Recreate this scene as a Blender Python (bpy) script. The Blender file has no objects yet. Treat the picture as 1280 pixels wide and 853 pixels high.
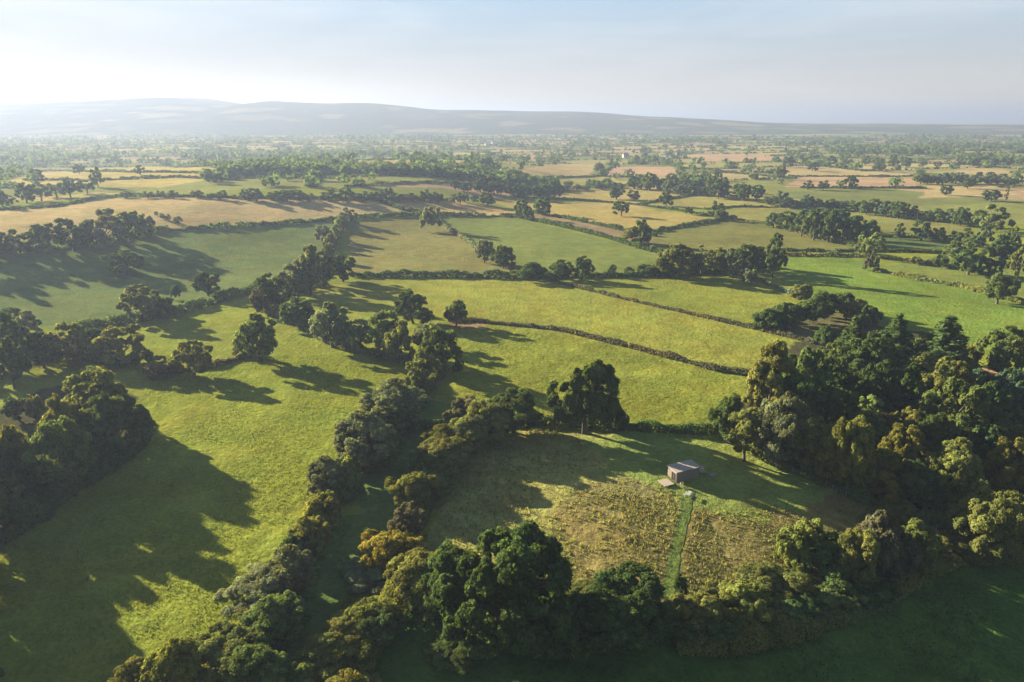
import bpy, math, random
import numpy as np
rng = np.random.default_rng(11)
random.seed(5)
R = math.radians
S = bpy.context.scene
C = S.collection

# ------------------------------------------------------------------ camera numbers (photo 1280 x 853)
CAM_H, F = 75.0, 853.3
PITCH = R(18.1)
CP, SP = math.cos(PITCH), math.sin(PITCH)
SUN_EL, SUN_AZ = R(17.5), R(57)              # sun stands to the left of the view, low
DX, DY = math.sin(SUN_AZ), -math.cos(SUN_AZ) # the way shadows fall

def sstep(x, a, b):
    t = np.clip((x - a) / (b - a), 0, 1)
    return t * t * (3 - 2 * t)

def hash2(i, j, k=0):
    i = i.astype(np.int64); j = j.astype(np.int64)
    h = (i * 374761393 + j * 668265263 + k * 974711 + 12345) & 0x7fffffff
    h = ((h ^ (h >> 13)) * 1274126177) & 0x7fffffff
    h = ((h ^ (h >> 16)) * 69069 + 7) & 0x7fffffff
    return (h ^ (h >> 11)) % 100003 / 100003.0

def vnoise(x, y, k=0):
    x = np.asarray(x, float); y = np.asarray(y, float)
    i = np.floor(x); j = np.floor(y); u = x - i; v = y - j
    u = u * u * (3 - 2 * u); v = v * v * (3 - 2 * v)
    a = hash2(i, j, k); b = hash2(i + 1, j, k); c = hash2(i, j + 1, k); d = hash2(i + 1, j + 1, k)
    return (a * (1 - u) + b * u) * (1 - v) + (c * (1 - u) + d * u) * v

def ground_z(x, y):
    x = np.asarray(x, float); y = np.asarray(y, float)
    s = x * DX + y * DY
    # hillside on the left that tips away from the sun
    a = 1 - sstep(s, -500, -285)
    back = 1 - 0.75 * (1 - sstep(s, -1150, -680))
    z = 20.0 * a * back * (1 - sstep(x, -90, 150)) * (1 - sstep(y, 900, 1500))
    # ground that falls away to the lower right
    m = 1 - sstep(y, 118, 185)
    ramp = 12.0 * np.log1p(np.exp(np.clip((s + 33) / 12.0, -30, 30)))
    z = z - 0.17 * np.minimum(ramp, 95.0) * m
    # gentle roll
    far = sstep(np.hypot(x, y), 150, 500)
    z = z + far * (5.0 * (vnoise(x / 260, y / 260, 3) - .5) + 9.0 * (vnoise(x / 800 + 4, y / 800, 5) - .5)) \
        * (1 - .4 * sstep(np.hypot(x, y), 2500, 6000))
    return z

def gz(x, y):
    return float(ground_z(x, y))

def unproj(u, v, dz=0.0):
    """pixel of the photograph -> the point of the ground it shows"""
    a = (u - 640.0) / F; b = (v - 426.5) / F
    dx, dy, dzr = a, CP - b * SP, -SP - b * CP
    t = CAM_H / -dzr
    for _ in range(40):
        z = gz(dx * t, dy * t) + dz
        t = .5 * t + .5 * (z - CAM_H) / dzr
    return np.array([dx * t, dy * t])

def proj(x, y, z):
    d = y * CP - (z - CAM_H) * SP
    return 640 + F * x / d, 426.5 - F * (y * SP + (z - CAM_H) * CP) / d, d

# ------------------------------------------------------------------ helpers
def nodes(name):
    m = bpy.data.materials.new(name); m.use_nodes = True
    nt = m.node_tree; nt.nodes.clear()
    return m, nt.nodes, nt.links, nt.nodes.new('ShaderNodeOutputMaterial')

def mesh_np(name, verts, faces, mat, parent=None, smooth=False, colors=None, colname='tint'):
    """verts (n,3); faces (m,k) array all the same length k"""
    me = bpy.data.meshes.new(name)
    verts = np.asarray(verts, np.float32); faces = np.asarray(faces, np.int32)
    k = faces.shape[1]
    me.vertices.add(len(verts)); me.vertices.foreach_set('co', verts.ravel())
    me.loops.add(faces.size); me.loops.foreach_set('vertex_index', faces.ravel())
    me.polygons.add(len(faces))
    me.polygons.foreach_set('loop_start', np.arange(0, faces.size, k, dtype=np.int32))
    me.polygons.foreach_set('loop_total', np.full(len(faces), k, np.int32))
    if smooth: me.polygons.foreach_set('use_smooth', np.ones(len(faces), bool))
    me.update(calc_edges=True)
    if colors is not None:
        at = me.color_attributes.new(colname, 'FLOAT_COLOR', 'POINT')
        c = np.ones((len(verts), 4), np.float32); c[:, :3] = colors
        at.data.foreach_set('color', c.ravel())
    if mat: me.materials.append(mat)
    return link(name, me, parent)

def link(name, me, parent=None):
    o = bpy.data.objects.new(name, me); C.objects.link(o)
    if parent: o.parent = parent
    return o

def tag(o, label=None, cat=None, group=None, kind=None):
    if label: o['label'] = label
    if cat: o['category'] = cat
    if group: o['group'] = group
    if kind: o['kind'] = kind
    return o

def empty(name, loc, rz=0.0):
    o = bpy.data.objects.new(name, None); o.empty_display_size = .5
    C.objects.link(o); o.location = loc; o.rotation_euler = (0, 0, rz)
    return o

class MB:
    """collects boxes and tubes, then links them as one mesh"""
    def __init__(s): s.v = []; s.f = []
    def box(s, c, size, rz=0.0, tilt=(0, 0)):
        n = len(s.v); hx, hy, hz = [a / 2 for a in size]
        cz, sz = math.cos(rz), math.sin(rz)
        for dx, dy, dz in ((-1,-1,-1),(1,-1,-1),(1,1,-1),(-1,1,-1),(-1,-1,1),(1,-1,1),(1,1,1),(-1,1,1)):
            x, y, z = dx * hx, dy * hy, dz * hz
            z += tilt[0] * x + tilt[1] * y
            s.v.append((c[0] + x * cz - y * sz, c[1] + x * sz + y * cz, c[2] + z))
        for q in ((0,3,2,1),(4,5,6,7),(0,1,5,4),(1,2,6,5),(2,3,7,6),(3,0,4,7)):
            s.f.append([n + i for i in q])
        return s
    def tube(s, pts, rad, seg=7, cap=True):
        pts = [np.array(p, float) for p in pts]; n0 = len(s.v)
        for i, p in enumerate(pts):
            t = pts[min(i + 1, len(pts) - 1)] - pts[max(i - 1, 0)]
            t /= max(np.linalg.norm(t), 1e-6)
            a = np.cross(t, (0, 0, 1) if abs(t[2]) < .9 else (1, 0, 0)); a /= np.linalg.norm(a); b = np.cross(t, a)
            for k in range(seg):
                an = 2 * math.pi * k / seg
                s.v.append(tuple(p + rad[i] * (math.cos(an) * a + math.sin(an) * b)))
        for i in range(len(pts) - 1):
            for k in range(seg):
                a = n0 + i * seg + k; b = n0 + i * seg + (k + 1) % seg
                s.f.append([a, a + seg, b + seg, b])
        if cap:
            s.f.append([n0 + k for k in range(seg)])
            e = n0 + (len(pts) - 1) * seg
            s.f.append([e + seg - 1 - k for k in range(seg)])
        return s
    def mesh(s, name, mat, smooth=False):
        me = bpy.data.meshes.new(name); me.from_pydata(s.v, [], s.f)
        if smooth:
            for p in me.polygons: p.use_smooth = True
        me.materials.append(mat); return me
    def build(s, name, mat, parent=None, smooth=False):
        return link(name, s.mesh(name, mat, smooth), parent)

# ------------------------------------------------------------------ materials
def leaf_material():
    m, N, L, out = nodes('foliage')
    oi = N.new('ShaderNodeObjectInfo'); at = N.new('ShaderNodeAttribute'); at.attribute_name = 'tint'
    mx = N.new('ShaderNodeMix'); mx.data_type = 'RGBA'; mx.blend_type = 'MULTIPLY'; mx.inputs[0].default_value = 1
    L.new(oi.outputs['Color'], mx.inputs[6]); L.new(at.outputs['Color'], mx.inputs[7])
    d = N.new('ShaderNodeBsdfDiffuse'); t = N.new('ShaderNodeBsdfTranslucent')
    tc = N.new('ShaderNodeMix'); tc.data_type = 'RGBA'; tc.blend_type = 'MULTIPLY'; tc.inputs[0].default_value = 1
    tc.inputs[7].default_value = (1.5, 1.45, .7, 1)
    L.new(mx.outputs[2], d.inputs[0]); L.new(mx.outputs[2], tc.inputs[6]); L.new(tc.outputs[2], t.inputs[0])
    sh = N.new('ShaderNodeMixShader'); sh.inputs[0].default_value = .42
    L.new(d.outputs[0], sh.inputs[1]); L.new(t.outputs[0], sh.inputs[2])
    L.new(sh.outputs[0], out.inputs[0])
    return m
LEAF = leaf_material()

def plain(name, col, col2=None, scale=6.0, rough=.8, stretch=(1, 1, 1), bump=0.0):
    m, N, L, out = nodes(name)
    b = N.new('ShaderNodeBsdfPrincipled'); b.inputs['Roughness'].default_value = rough
    tc = N.new('ShaderNodeTexCoord'); mp = N.new('ShaderNodeMapping'); mp.inputs['Scale'].default_value = stretch
    n = N.new('ShaderNodeTexNoise'); n.inputs['Scale'].default_value = scale; n.inputs['Detail'].default_value = 5
    L.new(tc.outputs['Object'], mp.inputs[0]); L.new(mp.outputs[0], n.inputs['Vector'])
    r = N.new('ShaderNodeMix'); r.data_type = 'RGBA'
    r.inputs[6].default_value = (*col, 1); r.inputs[7].default_value = (*(col2 or [c * .7 for c in col]), 1)
    L.new(n.outputs['Fac'], r.inputs[0]); L.new(r.outputs[2], b.inputs['Base Color'])
    if bump:
        bp = N.new('ShaderNodeBump'); bp.inputs['Strength'].default_value = bump; bp.inputs['Distance'].default_value = .03
        L.new(n.outputs['Fac'], bp.inputs['Height']); L.new(bp.outputs[0], b.inputs['Normal'])
    L.new(b.outputs[0], out.inputs[0])
    return m
BARK = plain('bark', (.09, .07, .05), (.04, .032, .025), 5, .9, (1, 1, .2), .6)

def grass_material():
    m, N, L, out = nodes('grassland')
    at = N.new('ShaderNodeAttribute'); at.attribute_name = 'tint'
    geo = N.new('ShaderNodeNewGeometry')
    def noise(scale, detail=4, rough=.55, stretch=None):
        n = N.new('ShaderNodeTexNoise'); n.inputs['Scale'].default_value = scale
        n.inputs['Detail'].default_value = detail; n.inputs['Roughness'].default_value = rough
        if stretch:
            mp = N.new('ShaderNodeMapping'); mp.inputs['Scale'].default_value = stretch
            mp.inputs['Rotation'].default_value = (0, 0, R(35))
            L.new(geo.outputs['Position'], mp.inputs[0]); L.new(mp.outputs[0], n.inputs['Vector'])
        else: L.new(geo.outputs['Position'], n.inputs['Vector'])
        return n
    def rng_(src, lo, hi):
        r = N.new('ShaderNodeMapRange'); r.inputs[1].default_value = .3; r.inputs[2].default_value = .7
        r.inputs[3].default_value = lo; r.inputs[4].default_value = hi
        L.new(src, r.inputs[0]); return r.outputs[0]
    big = rng_(noise(.022, 5).outputs['Fac'], .80, 1.20)
    mid = rng_(noise(.16, 5, .62).outputs['Fac'], .80, 1.20)
    fine = rng_(noise(1.1, 6, .7).outputs['Fac'], .72, 1.28)
    mu = N.new('ShaderNodeMath'); mu.operation = 'MULTIPLY'; L.new(big, mu.inputs[0]); L.new(mid, mu.inputs[1])
    mu2 = N.new('ShaderNodeMath'); mu2.operation = 'MULTIPLY'; L.new(mu.outputs[0], mu2.inputs[0]); L.new(fine, mu2.inputs[1])
    sc = N.new('ShaderNodeVectorMath'); sc.operation = 'SCALE'
    L.new(at.outputs['Color'], sc.inputs[0]); L.new(mu2.outputs[0], sc.inputs['Scale'])
    # dry patches: hue drifts toward straw in places
    dry = N.new('ShaderNodeMix'); dry.data_type = 'RGBA'; dry.blend_type = 'MULTIPLY'
    dry.inputs[7].default_value = (1.22, .95, .85, 1)
    L.new(rng_(noise(.05, 6, .65).outputs['Fac'], 0, 1), dry.inputs[0]); L.new(sc.outputs[0], dry.inputs[6])
    d = N.new('ShaderNodeBsdfDiffuse'); t = N.new('ShaderNodeBsdfTranslucent')
    L.new(dry.outputs[2], d.inputs[0])
    # tussocks
    h1 = noise(.75, 3, .6); h2 = noise(2.6, 4, .7)
    add = N.new('ShaderNodeMath'); add.operation = 'MULTIPLY_ADD'; add.inputs[1].default_value = .35
    L.new(h2.outputs['Fac'], add.inputs[0]); L.new(h1.outputs['Fac'], add.inputs[2])
    bp = N.new('ShaderNodeBump'); bp.inputs['Strength'].default_value = 1; bp.inputs['Distance'].default_value = .42
    L.new(add.outputs[0], bp.inputs['Height']); L.new(bp.outputs[0], d.inputs['Normal'])
    L.new(d.outputs[0], out.inputs[0])
    return m
GRASS = grass_material()

# ------------------------------------------------------------------ fields (outlines read off the photo, laid on the ground)
P_ = (.116, .150, .024)      # sunny pasture
G_ = (0.072, 0.115, 0.025)      # lush green
D_ = (.044, .095, .022)      # deep green, made darker to carry the front field's shade
T_ = (0.225, 0.200, 0.098)      # tan stubble
K_ = (.235, .180, .112)      # pinkish stubble
FIELDS = [
 ('right',  (.090,.146,.027), [(945,338),(985,320),(1095,325),(1105,337),(1150,350),(1280,378),(1400,410),(1400,470),(1280,450),(1090,402),(1005,372)]),
 ('right2', (0.098, 0.135, 0.033), [(1100,335),(1180,318),(1280,330),(1400,345),(1400,400),(1280,376),(1150,348)]),
 ('strip',  (.119,.149,.027), [(560,404),(700,414),(890,463),(940,472),(930,520),(900,536),(690,526),(600,540),(570,500)]),
 ('midl',   (.128,.153,.030), [(380,362),(440,350),(650,349),(690,353),(770,372),(1020,430),(940,466),(800,436),(600,400),(500,390),(400,380)]),
 ('midr',   (.118,.149,.027), [(690,351),(980,340),(1000,372),(950,410),(870,394)]),
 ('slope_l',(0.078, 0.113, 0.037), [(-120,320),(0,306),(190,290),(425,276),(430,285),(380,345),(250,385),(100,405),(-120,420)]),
 ('slope_m',(.112,.120,.042), [(432,278),(540,271),(572,296),(650,343),(440,346)]),
 ('slope_r',(.092,.126,.034), [(545,271),(640,272),(755,300),(822,318),(830,341),(655,345),(575,296)]),
 ('tan',    T_,               [(-200,270),(0,264),(130,248),(470,249),(505,266),(425,274),(190,287),(60,300),(-200,315)]),
 ('tan2',   (0.238, 0.193, 0.086), [(476,250),(570,250),(690,268),(640,270),(540,268),(510,264)]),
 ('pale1',  (0.193, 0.176, 0.061), [(610,252),(650,249),(790,258),(895,274),(850,284),(800,292),(700,270)]),
 ('verge',  (0.139, 0.115, 0.070), [(640,269),(665,266),(800,294),(830,300),(828,316),(755,297)]),
 ('pale2',  (0.180, 0.168, 0.061), [(640,244),(700,236),(830,233),(860,245),(800,256),(720,250)]),
 ('pale3',  (0.160, 0.164, 0.053), [(800,257),(835,250),(880,244),(950,247),(1060,253),(985,262),(900,262)]),
 ('rise',   (0.098, 0.111, 0.034), [(820,318),(815,296),(900,275),(985,284),(1080,310),(1180,316),(980,316),(930,322),(830,340)]),
 ('rise2',  (0.135, 0.148, 0.041), [(880,272),(905,260),(985,262),(960,275),(985,280)]),
 ('rise3',  (0.115, 0.131, 0.037), [(1060,270),(1130,266),(1220,285),(1180,296),(1095,296)]),
 ('dip',    (0.057, 0.090, 0.026), [(1095,296),(1190,297),(1185,314),(1095,312)]),
 ('far1',   K_,               [(430,234),(600,230),(650,241),(610,250),(560,236)]),
 ('far2',   T_,               [(640,216),(700,205),(745,206),(738,220),(640,222)]),
 ('far3',   K_,               [(745,219),(765,208),(840,209),(852,217),(800,222)]),
 ('far4',   K_,               [(860,197),(880,192),(970,196),(1000,200),(880,202)]),
 ('far5',   K_,               [(980,234),(1000,222),(1140,222),(1150,234)]),
 ('far6',   T_,               [(985,220),(985,214),(1135,214),(1140,220)]),
 ('far7',   T_,               [(1190,217),(1200,210),(1260,212),(1262,220)]),
 ('far8',   T_,               [(1150,248),(1160,232),(1240,232),(1270,244)]),
 ('far9',   (0.221, 0.205, 0.070),   [(0,232),(60,212),(200,208),(300,218),(200,235)]),
 ('far10',  (0.205, 0.205, 0.074),    [(30,252),(120,240),(150,242),(100,250)]),
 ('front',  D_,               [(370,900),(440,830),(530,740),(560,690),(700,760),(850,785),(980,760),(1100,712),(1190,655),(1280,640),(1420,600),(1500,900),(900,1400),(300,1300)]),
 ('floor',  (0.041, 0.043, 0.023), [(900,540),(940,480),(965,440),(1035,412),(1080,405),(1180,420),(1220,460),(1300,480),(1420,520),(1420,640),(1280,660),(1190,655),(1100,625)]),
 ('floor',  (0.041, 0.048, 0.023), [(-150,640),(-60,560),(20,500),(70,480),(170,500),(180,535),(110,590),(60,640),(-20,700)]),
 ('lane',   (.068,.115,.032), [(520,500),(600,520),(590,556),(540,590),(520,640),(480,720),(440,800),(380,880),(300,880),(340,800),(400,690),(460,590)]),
 ('meadow', (.170,.187,.062), [(528,640),(545,600),(600,556),(680,532),(900,543),(1100,628),(1190,655),(1100,720),(980,765),(850,790),(700,770),(560,700)]),
 ('mown',   (.125,.175,.046), [(720,545),(790,538),(900,545),(1010,590),(1080,628),(960,640),(870,640),(840,610),(760,590)]),
 ('bracken',(.138,.134,.052), [(690,640),(720,612),(785,600),(838,612),(846,650),(836,735),(760,745),(690,720)]),
 ('bracken',(.138,.134,.052), [(862,650),(885,634),(930,640),(1000,630),(1100,640),(1120,655),(1000,705),(850,760),(846,730)]),
 ('paddock',(0.078, 0.086, 0.041), [(955,412),(1010,393),(1060,388),(1072,404),(1012,424)]),
 ('bank',   (.190,.135,.085), [(1217,468),(1225,460),(1246,460),(1245,470)]),
 ('bare',   (.175,.130,.075), [(560,403),(600,404),(612,409),(570,412)]),
]
FX = [(n, c, np.array([unproj(*p) if p[1] < 880 else unproj(p[0], p[1]) for p in poly])) for n, c, poly in FIELDS]

def inside(poly, x, y):
    r = np.zeros(x.shape, bool); n = len(poly)
    for i in range(n):
        x0, y0 = poly[i]; x1, y1 = poly[(i + 1) % n]
        if y0 == y1: continue
        c = ((y0 > y) != (y1 > y)) & (x < (x1 - x0) * (y - y0) / (y1 - y0) + x0)
        r ^= c
    return r

ROT = R(17)
def cells(x, y, sx=210.0, sy=125.0):
    """jittered patchwork of far fields: cell hash, distance to the nearest boundary in metres (about)"""
    px = (x * math.cos(ROT) + y * math.sin(ROT)) / sx; py = (-x * math.sin(ROT) + y * math.cos(ROT)) / sy
    i = np.floor(px); j = np.floor(py)
    f1 = np.full(x.shape, 9.0); f2 = np.full(x.shape, 9.0); hid = np.zeros(x.shape)
    for di in (-1, 0, 1):
        for dj in (-1, 0, 1):
            a = i + di; b = j + dj
            d = np.hypot((a + .15 + .7 * hash2(a, b, 1) - px), (b + .15 + .7 * hash2(a, b, 2) - py))
            new = d < f1
            f2 = np.where(new, f1, np.minimum(f2, d)); hid = np.where(new, hash2(a, b, 7), hid); f1 = np.where(new, d, f1)
    return hid, (f2 - f1) * .5 * sy

PAL = np.array([(.15,.16,.045), (.12,.145,.042), (.21,.19,.09), (.17,.175,.06), (.20,.165,.095), (.095,.12,.04), (.22,.215,.09), (.16,.17,.06)])

def field_colour(x, y):
    r = np.hypot(x, y)
    col = np.empty(x.shape + (3,)); col[:] = P_
    hid, _ = cells(x, y)
    far = r > 640
    col[far] = PAL[(hid[far] * 7.999).astype(int)]
    wob = (4 * (vnoise(x / 3, y / 3, 23) - .5) + 8 * (vnoise(x / 12, y / 12, 21) - .5)) * (r < 260)
    wob2 = (4 * (vnoise(x / 3, y / 3, 24) - .5) + 8 * (vnoise(x / 12 + 30, y / 12, 22) - .5)) * (r < 260)
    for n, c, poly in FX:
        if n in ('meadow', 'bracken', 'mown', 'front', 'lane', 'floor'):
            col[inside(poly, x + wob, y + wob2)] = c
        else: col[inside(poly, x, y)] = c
    return col

# ------------------------------------------------------------------ the ground sheet
PATHLINE = [(862,612),(860,624),(857,640),(851,665),(844,690),(839,718),(834,748)]
PW = np.array([unproj(*p) for p in PATHLINE])
def build_ground():
    rr = [4, 20, 40, 52]
    r = 60.0
    while r < 15500:
        rr.append(r); r *= 1.0062
    rr = np.array(rr + [15500.0])
    th = np.concatenate([np.linspace(-62, 62, 470), np.linspace(62, 298, 60)[1:-1]])
    th = np.radians(th)
    A, B = np.meshgrid(rr, th, indexing='ij')
    X = A * np.sin(B); Y = A * np.cos(B)
    Z = ground_z(X, Y)
    near = 1 - sstep(A, 180, 420)
    pd = np.full(X.shape, 99.0)
    for q in range(len(PW) - 1):
        e = PW[q + 1] - PW[q]; t = np.clip(((X - PW[q][0]) * e[0] + (Y - PW[q][1]) * e[1]) / (e @ e), 0, 1)
        pd = np.minimum(pd, np.hypot(X - PW[q][0] - t * e[0], Y - PW[q][1] - t * e[1]))
    near = near * sstep(pd, 2.2, 5.5)
    Z = Z + near * (.28 * (vnoise(X / 2.3, Y / 2.3, 31) - .5) + .5 * (vnoise(X / 11, Y / 11, 32) - .5))
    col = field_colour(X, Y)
    nr, nt = X.shape
    idx = np.arange(nr * nt).reshape(nr, nt)
    a = idx[:-1, :]; b = idx[1:, :]
    f = np.stack([a, np.roll(a, -1, 1), np.roll(b, -1, 1), b], -1).reshape(-1, 4)
    o = mesh_np('ground', np.stack([X, Y, Z], -1).reshape(-1, 3), f[:, ::-1], GRASS, None, True, col.reshape(-1, 3))
    tag(o, kind='structure')
build_ground()

# hills on the left horizon: a ridge with real depth
RIDGE = [(-300,126),(0,127),(100,126),(220,124),(300,129),(345,126),(420,131),(540,134),(640,138),(760,143),(860,148),(960,153),(1100,156),(1600,158)]
def ridge_height(x, y):
    d = y * 1.0
    u = 640 + F * x / np.maximum(4300 * CP, 1)
    vt = np.interp(u, [p[0] for p in RIDGE], [p[1] for p in RIDGE])
    top = CAM_H + 4300 * np.tan(np.arctan((426.5 - vt) / F) - PITCH)
    prof = sstep(y, 2900, 4300) * (1 - .5 * sstep(y, 4700, 7000))
    n = 1 + .18 * (vnoise(x / 420, y / 900, 41) - .5) + .06 * (vnoise(x / 260, y / 260, 42) - .5)
    return -14 + (np.maximum(top, -20) + 14) * prof * n
def build_hills():
    xs = np.linspace(-6500, 5500, 300); ys = np.linspace(2800, 7000, 110)
    X, Y = np.meshgrid(xs, ys, indexing='ij')
    Z = ridge_height(X, Y)
    hid, db = cells(X, Y, 420, 260)
    col = PAL[(hid * 7.999).astype(int)] * .62
    wood = (vnoise(X / 420, Y / 200, 43) * .6 + vnoise(X / 130, Y / 80, 44) * .4 > .47) | (db < 30)
    col[wood] = (.035, .055, .02)
    n, m = X.shape; idx = np.arange(n * m).reshape(n, m)
    f = np.stack([idx[:-1, :-1], idx[1:, :-1], idx[1:, 1:], idx[:-1, 1:]], -1).reshape(-1, 4)
    o = mesh_np('hills', np.stack([X, Y, Z], -1).reshape(-1, 3), f, GRASS, None, True, col.reshape(-1, 3))
    tag(o, kind='structure')
build_hills()

# ------------------------------------------------------------------ leaves
def unit(n):
    v = rng.normal(size=(n, 3)); return v / np.linalg.norm(v, axis=1, keepdims=True)

def leaf_faces(cen, nrm, size):
    """small folded leaf sprays: one kite per centre"""
    n = len(cen)
    r = unit(n); t = np.cross(nrm, r); t /= np.maximum(np.linalg.norm(t, axis=1, keepdims=True), 1e-6)
    b = np.cross(nrm, t); s = np.asarray(size).reshape(-1, 1)
    lift = nrm * s * .18
    v = np.stack([cen - t * s, cen - b * s * .55 + lift, cen + t * s * .9, cen + b * s * .6 - lift * .6], 1).reshape(-1, 3)
    f = np.arange(n * 4).reshape(n, 4)
    return v, f

def crown_points(kind, lobes, subs, leaves, W, H, r):
    """lobed crown: limbs carry lobes, lobes carry clumps, clumps carry leaf sprays"""
    Rw = W / 2
    cz, rz = {'oak': (.55, .47), 'round': (.50, .52), 'tall': (.52, .50), 'bush': (.40, .62), 'thorn': (.38, .62)}[kind]
    cz *= H; rz *= H
    k = np.arange(lobes) + .5
    phi = np.arccos(1 - 2 * k / lobes * (.90 if kind in ('oak', 'round', 'tall') else .68))
    th = math.pi * (1 + 5 ** .5) * k + r.uniform(0, 6)
    rad = r.uniform(.50, .80, lobes)
    if kind == 'oak': rad = r.uniform(.55, .92, lobes)
    if kind == 'thorn': rad = r.uniform(.4, 1.0, lobes)
    L = np.stack([np.cos(th) * np.sin(phi) * rad * Rw, np.sin(th) * np.sin(phi) * rad * Rw, cz + np.cos(phi) * rad * rz], 1)
    L[:, :2] += r.normal(0, .07 * W, (lobes, 2)); L[:, 2] += r.normal(0, .04 * H, lobes)
    lr = r.uniform(.19, .34, lobes) * Rw * (1.15 if lobes < 14 else 1.0)
    lr = lr * (.84 if kind == 'oak' else 1)
    L = np.concatenate([L, [[0, 0, cz * .95]]]); lr = np.append(lr, (.34 if kind == 'oak' else .48) * Rw)     # the heart of the crown
    pts = []; nrm = []; tin = []
    for i in range(lobes + 1):
        d = r.normal(size=(subs, 3)); d /= np.linalg.norm(d, axis=1, keepdims=True)
        outw = L[i] - np.array([0, 0, cz * .8]); outw /= max(np.linalg.norm(outw), 1e-6)
        flip = (d @ outw) < -.25
        d[flip] *= -1
        sc = L[i] + d * lr[i] * r.uniform(.65, 1.05, (subs, 1)) * np.array([1, 1, .82])
        lt = r.uniform(.78, 1.25)
        for s in range(subs):
            g = r.normal(size=(leaves, 3)); g /= np.linalg.norm(g, axis=1, keepdims=True)
            g[:, 2] = np.where(g[:, 2] < -.35, -g[:, 2], g[:, 2])
            rs = lr[i] * r.uniform(.18, .58)
            p = sc[s] + g * rs * (r.uniform(.35, 1.08, (leaves, 1)) ** .6)
            pts.append(p)
            nn = g * .8 + d[s] * .35 + r.normal(0, .42, (leaves, 3)); nrm.append(nn / np.linalg.norm(nn, axis=1, keepdims=True))
            ct = lt * r.uniform(.74, 1.28)
            hue = r.normal(0, .05)
            t = ct * r.uniform(.72, 1.28, (leaves, 1)) * np.array([[1 + hue, 1, 1 - hue]])
            tin.append(t)
    pts = np.concatenate(pts); nrm = np.concatenate(nrm); tin = np.concatenate(tin)
    keep = pts[:, 2] > (.02 * H if kind in ('bush', 'thorn') else .17 * H if kind == 'oak' else .05 * H)
    return pts[keep], nrm[keep], tin[keep], L

def pine_points(n, W, H, r):
    """dark conifer: tiers of drooping plates with gaps"""
    pts = []; nrm = []; tin = []; L = []
    tiers = 11
    for t in range(tiers):
        z = H * (.22 + .76 * t / (tiers - 1)); rad = W / 2 * (1.02 - .86 * (t / (tiers - 1)) ** 1.25) * r.uniform(.8, 1.1)
        nb = max(4, int(9 - .45 * t))
        for b in range(nb):
            a = 2 * math.pi * b / nb + r.uniform(-.35, .35) + t; rl = rad * r.uniform(.65, 1.1)
            m = max(12, int(n * rl / (W / 2) / (tiers * 5)))
            q = r.uniform(.12, 1, m) ** .75 * rl; side = r.normal(0, .2, m) * (.35 + q / rl) * rl * .75
            p = np.stack([np.cos(a) * q - np.sin(a) * side, np.sin(a) * q + np.cos(a) * side, z - .16 * q + r.normal(0, .035 * H, m) * .5], 1)
            pts.append(p); nn = np.array([math.cos(a) * .3, math.sin(a) * .3, .9]) + r.normal(0, .4, (m, 3)); nrm.append(nn / np.linalg.norm(nn, axis=1, keepdims=True))
            tin.append(np.full((m, 3), r.uniform(.8, 1.2)) * r.uniform(.75, 1.25, (m, 1)))
    return np.concatenate(pts), np.concatenate(nrm), np.concatenate(tin), np.array([[0, 0, H * .95]])

PROTO = {}
def prototypes():
    spec = {'hi': (34, 20, 110, .20), 'mid': (24, 14, 42, .38), 'far': (15, 8, 16, .80)}
    dims = {'oak': (13, 11), 'round': (9, 9.5), 'tall': (7, 12), 'bush': (5.5, 4.6), 'thorn': (6.5, 4.8), 'pine': (10, 14)}
    for lod, (lo, su, le, sz) in spec.items():
        for kind, (W, H) in dims.items():
            for var in range({'hi': 2, 'mid': 3, 'far': 2}[lod]):
                r = np.random.default_rng(var * 17 + len(kind) * 101 + ord(kind[0]) * 7 + len(lod))
                if kind == 'pine':
                    p, n, t, L = pine_points({'hi': 34000, 'mid': 9000, 'far': 1600}[lod], W, H, r); s0 = sz * 1.1
                else:
                    p, n, t, L = crown_points(kind, lo, su, le, W, H, r); s0 = sz * (W / 11) ** .8
                W_ = 2 * float(np.percentile(np.hypot(p[:, 0], p[:, 1]), 95)); H_ = float(np.percentile(p[:, 2], 99.3))
                size = s0 * r.uniform(.6, 1.3, len(p))
                v, f = leaf_faces(p, n, size)
                # trunk and limbs
                mb = MB(); tr = W * .032 + .06
                if kind in ('bush', 'thorn'):
                    for q in range(4):
                        e = L[r.integers(len(L))]
                        mb.tube([(r.normal(0, .15), r.normal(0, .15), -.4), e * .5 + r.normal(0, .1, 3), e], [.09, .06, .02], 5)
                else:
                    top = H * (.9 if kind in ('pine', 'tall') else .62)
                    bend = r.normal(0, .02 * H, 2)
                    mb.tube([(0, 0, -.8), (0, 0, .15), (bend[0], bend[1], H * .3), (bend[0] * 1.4, bend[1], top)],
                            [tr * 1.6, tr * 1.2, tr * .85, tr * .25], 9)
                    if kind != 'pine':
                        for e in L[r.permutation(len(L))[:9]]:
                            s = np.array([bend[0], bend[1], H * r.uniform(.2, .36)])
                            mid = s * .45 + e * .55 + np.array([0, 0, .05 * H])
                            mb.tube([s, mid, e], [tr * .45, tr * .28, tr * .08], 6)
                # meshes stored once, without objects
                o = mesh_np('crown', v, f, LEAF, None, False, np.repeat(t, 4, 0))
                me = o.data; bpy.data.objects.remove(o)
                sel = r.permutation(len(p))[:420]; q = p[sel]; zmin = np.percentile(p[:, 2], .5)
                q = np.concatenate([q, [[0, 0, 0.0]] * 4]) / np.array([W_, W_, H_])
                PROTO[(kind, lod, var)] = (me, mb.mesh('trunk', BARK, True), W_, H_, q)
prototypes()

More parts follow.
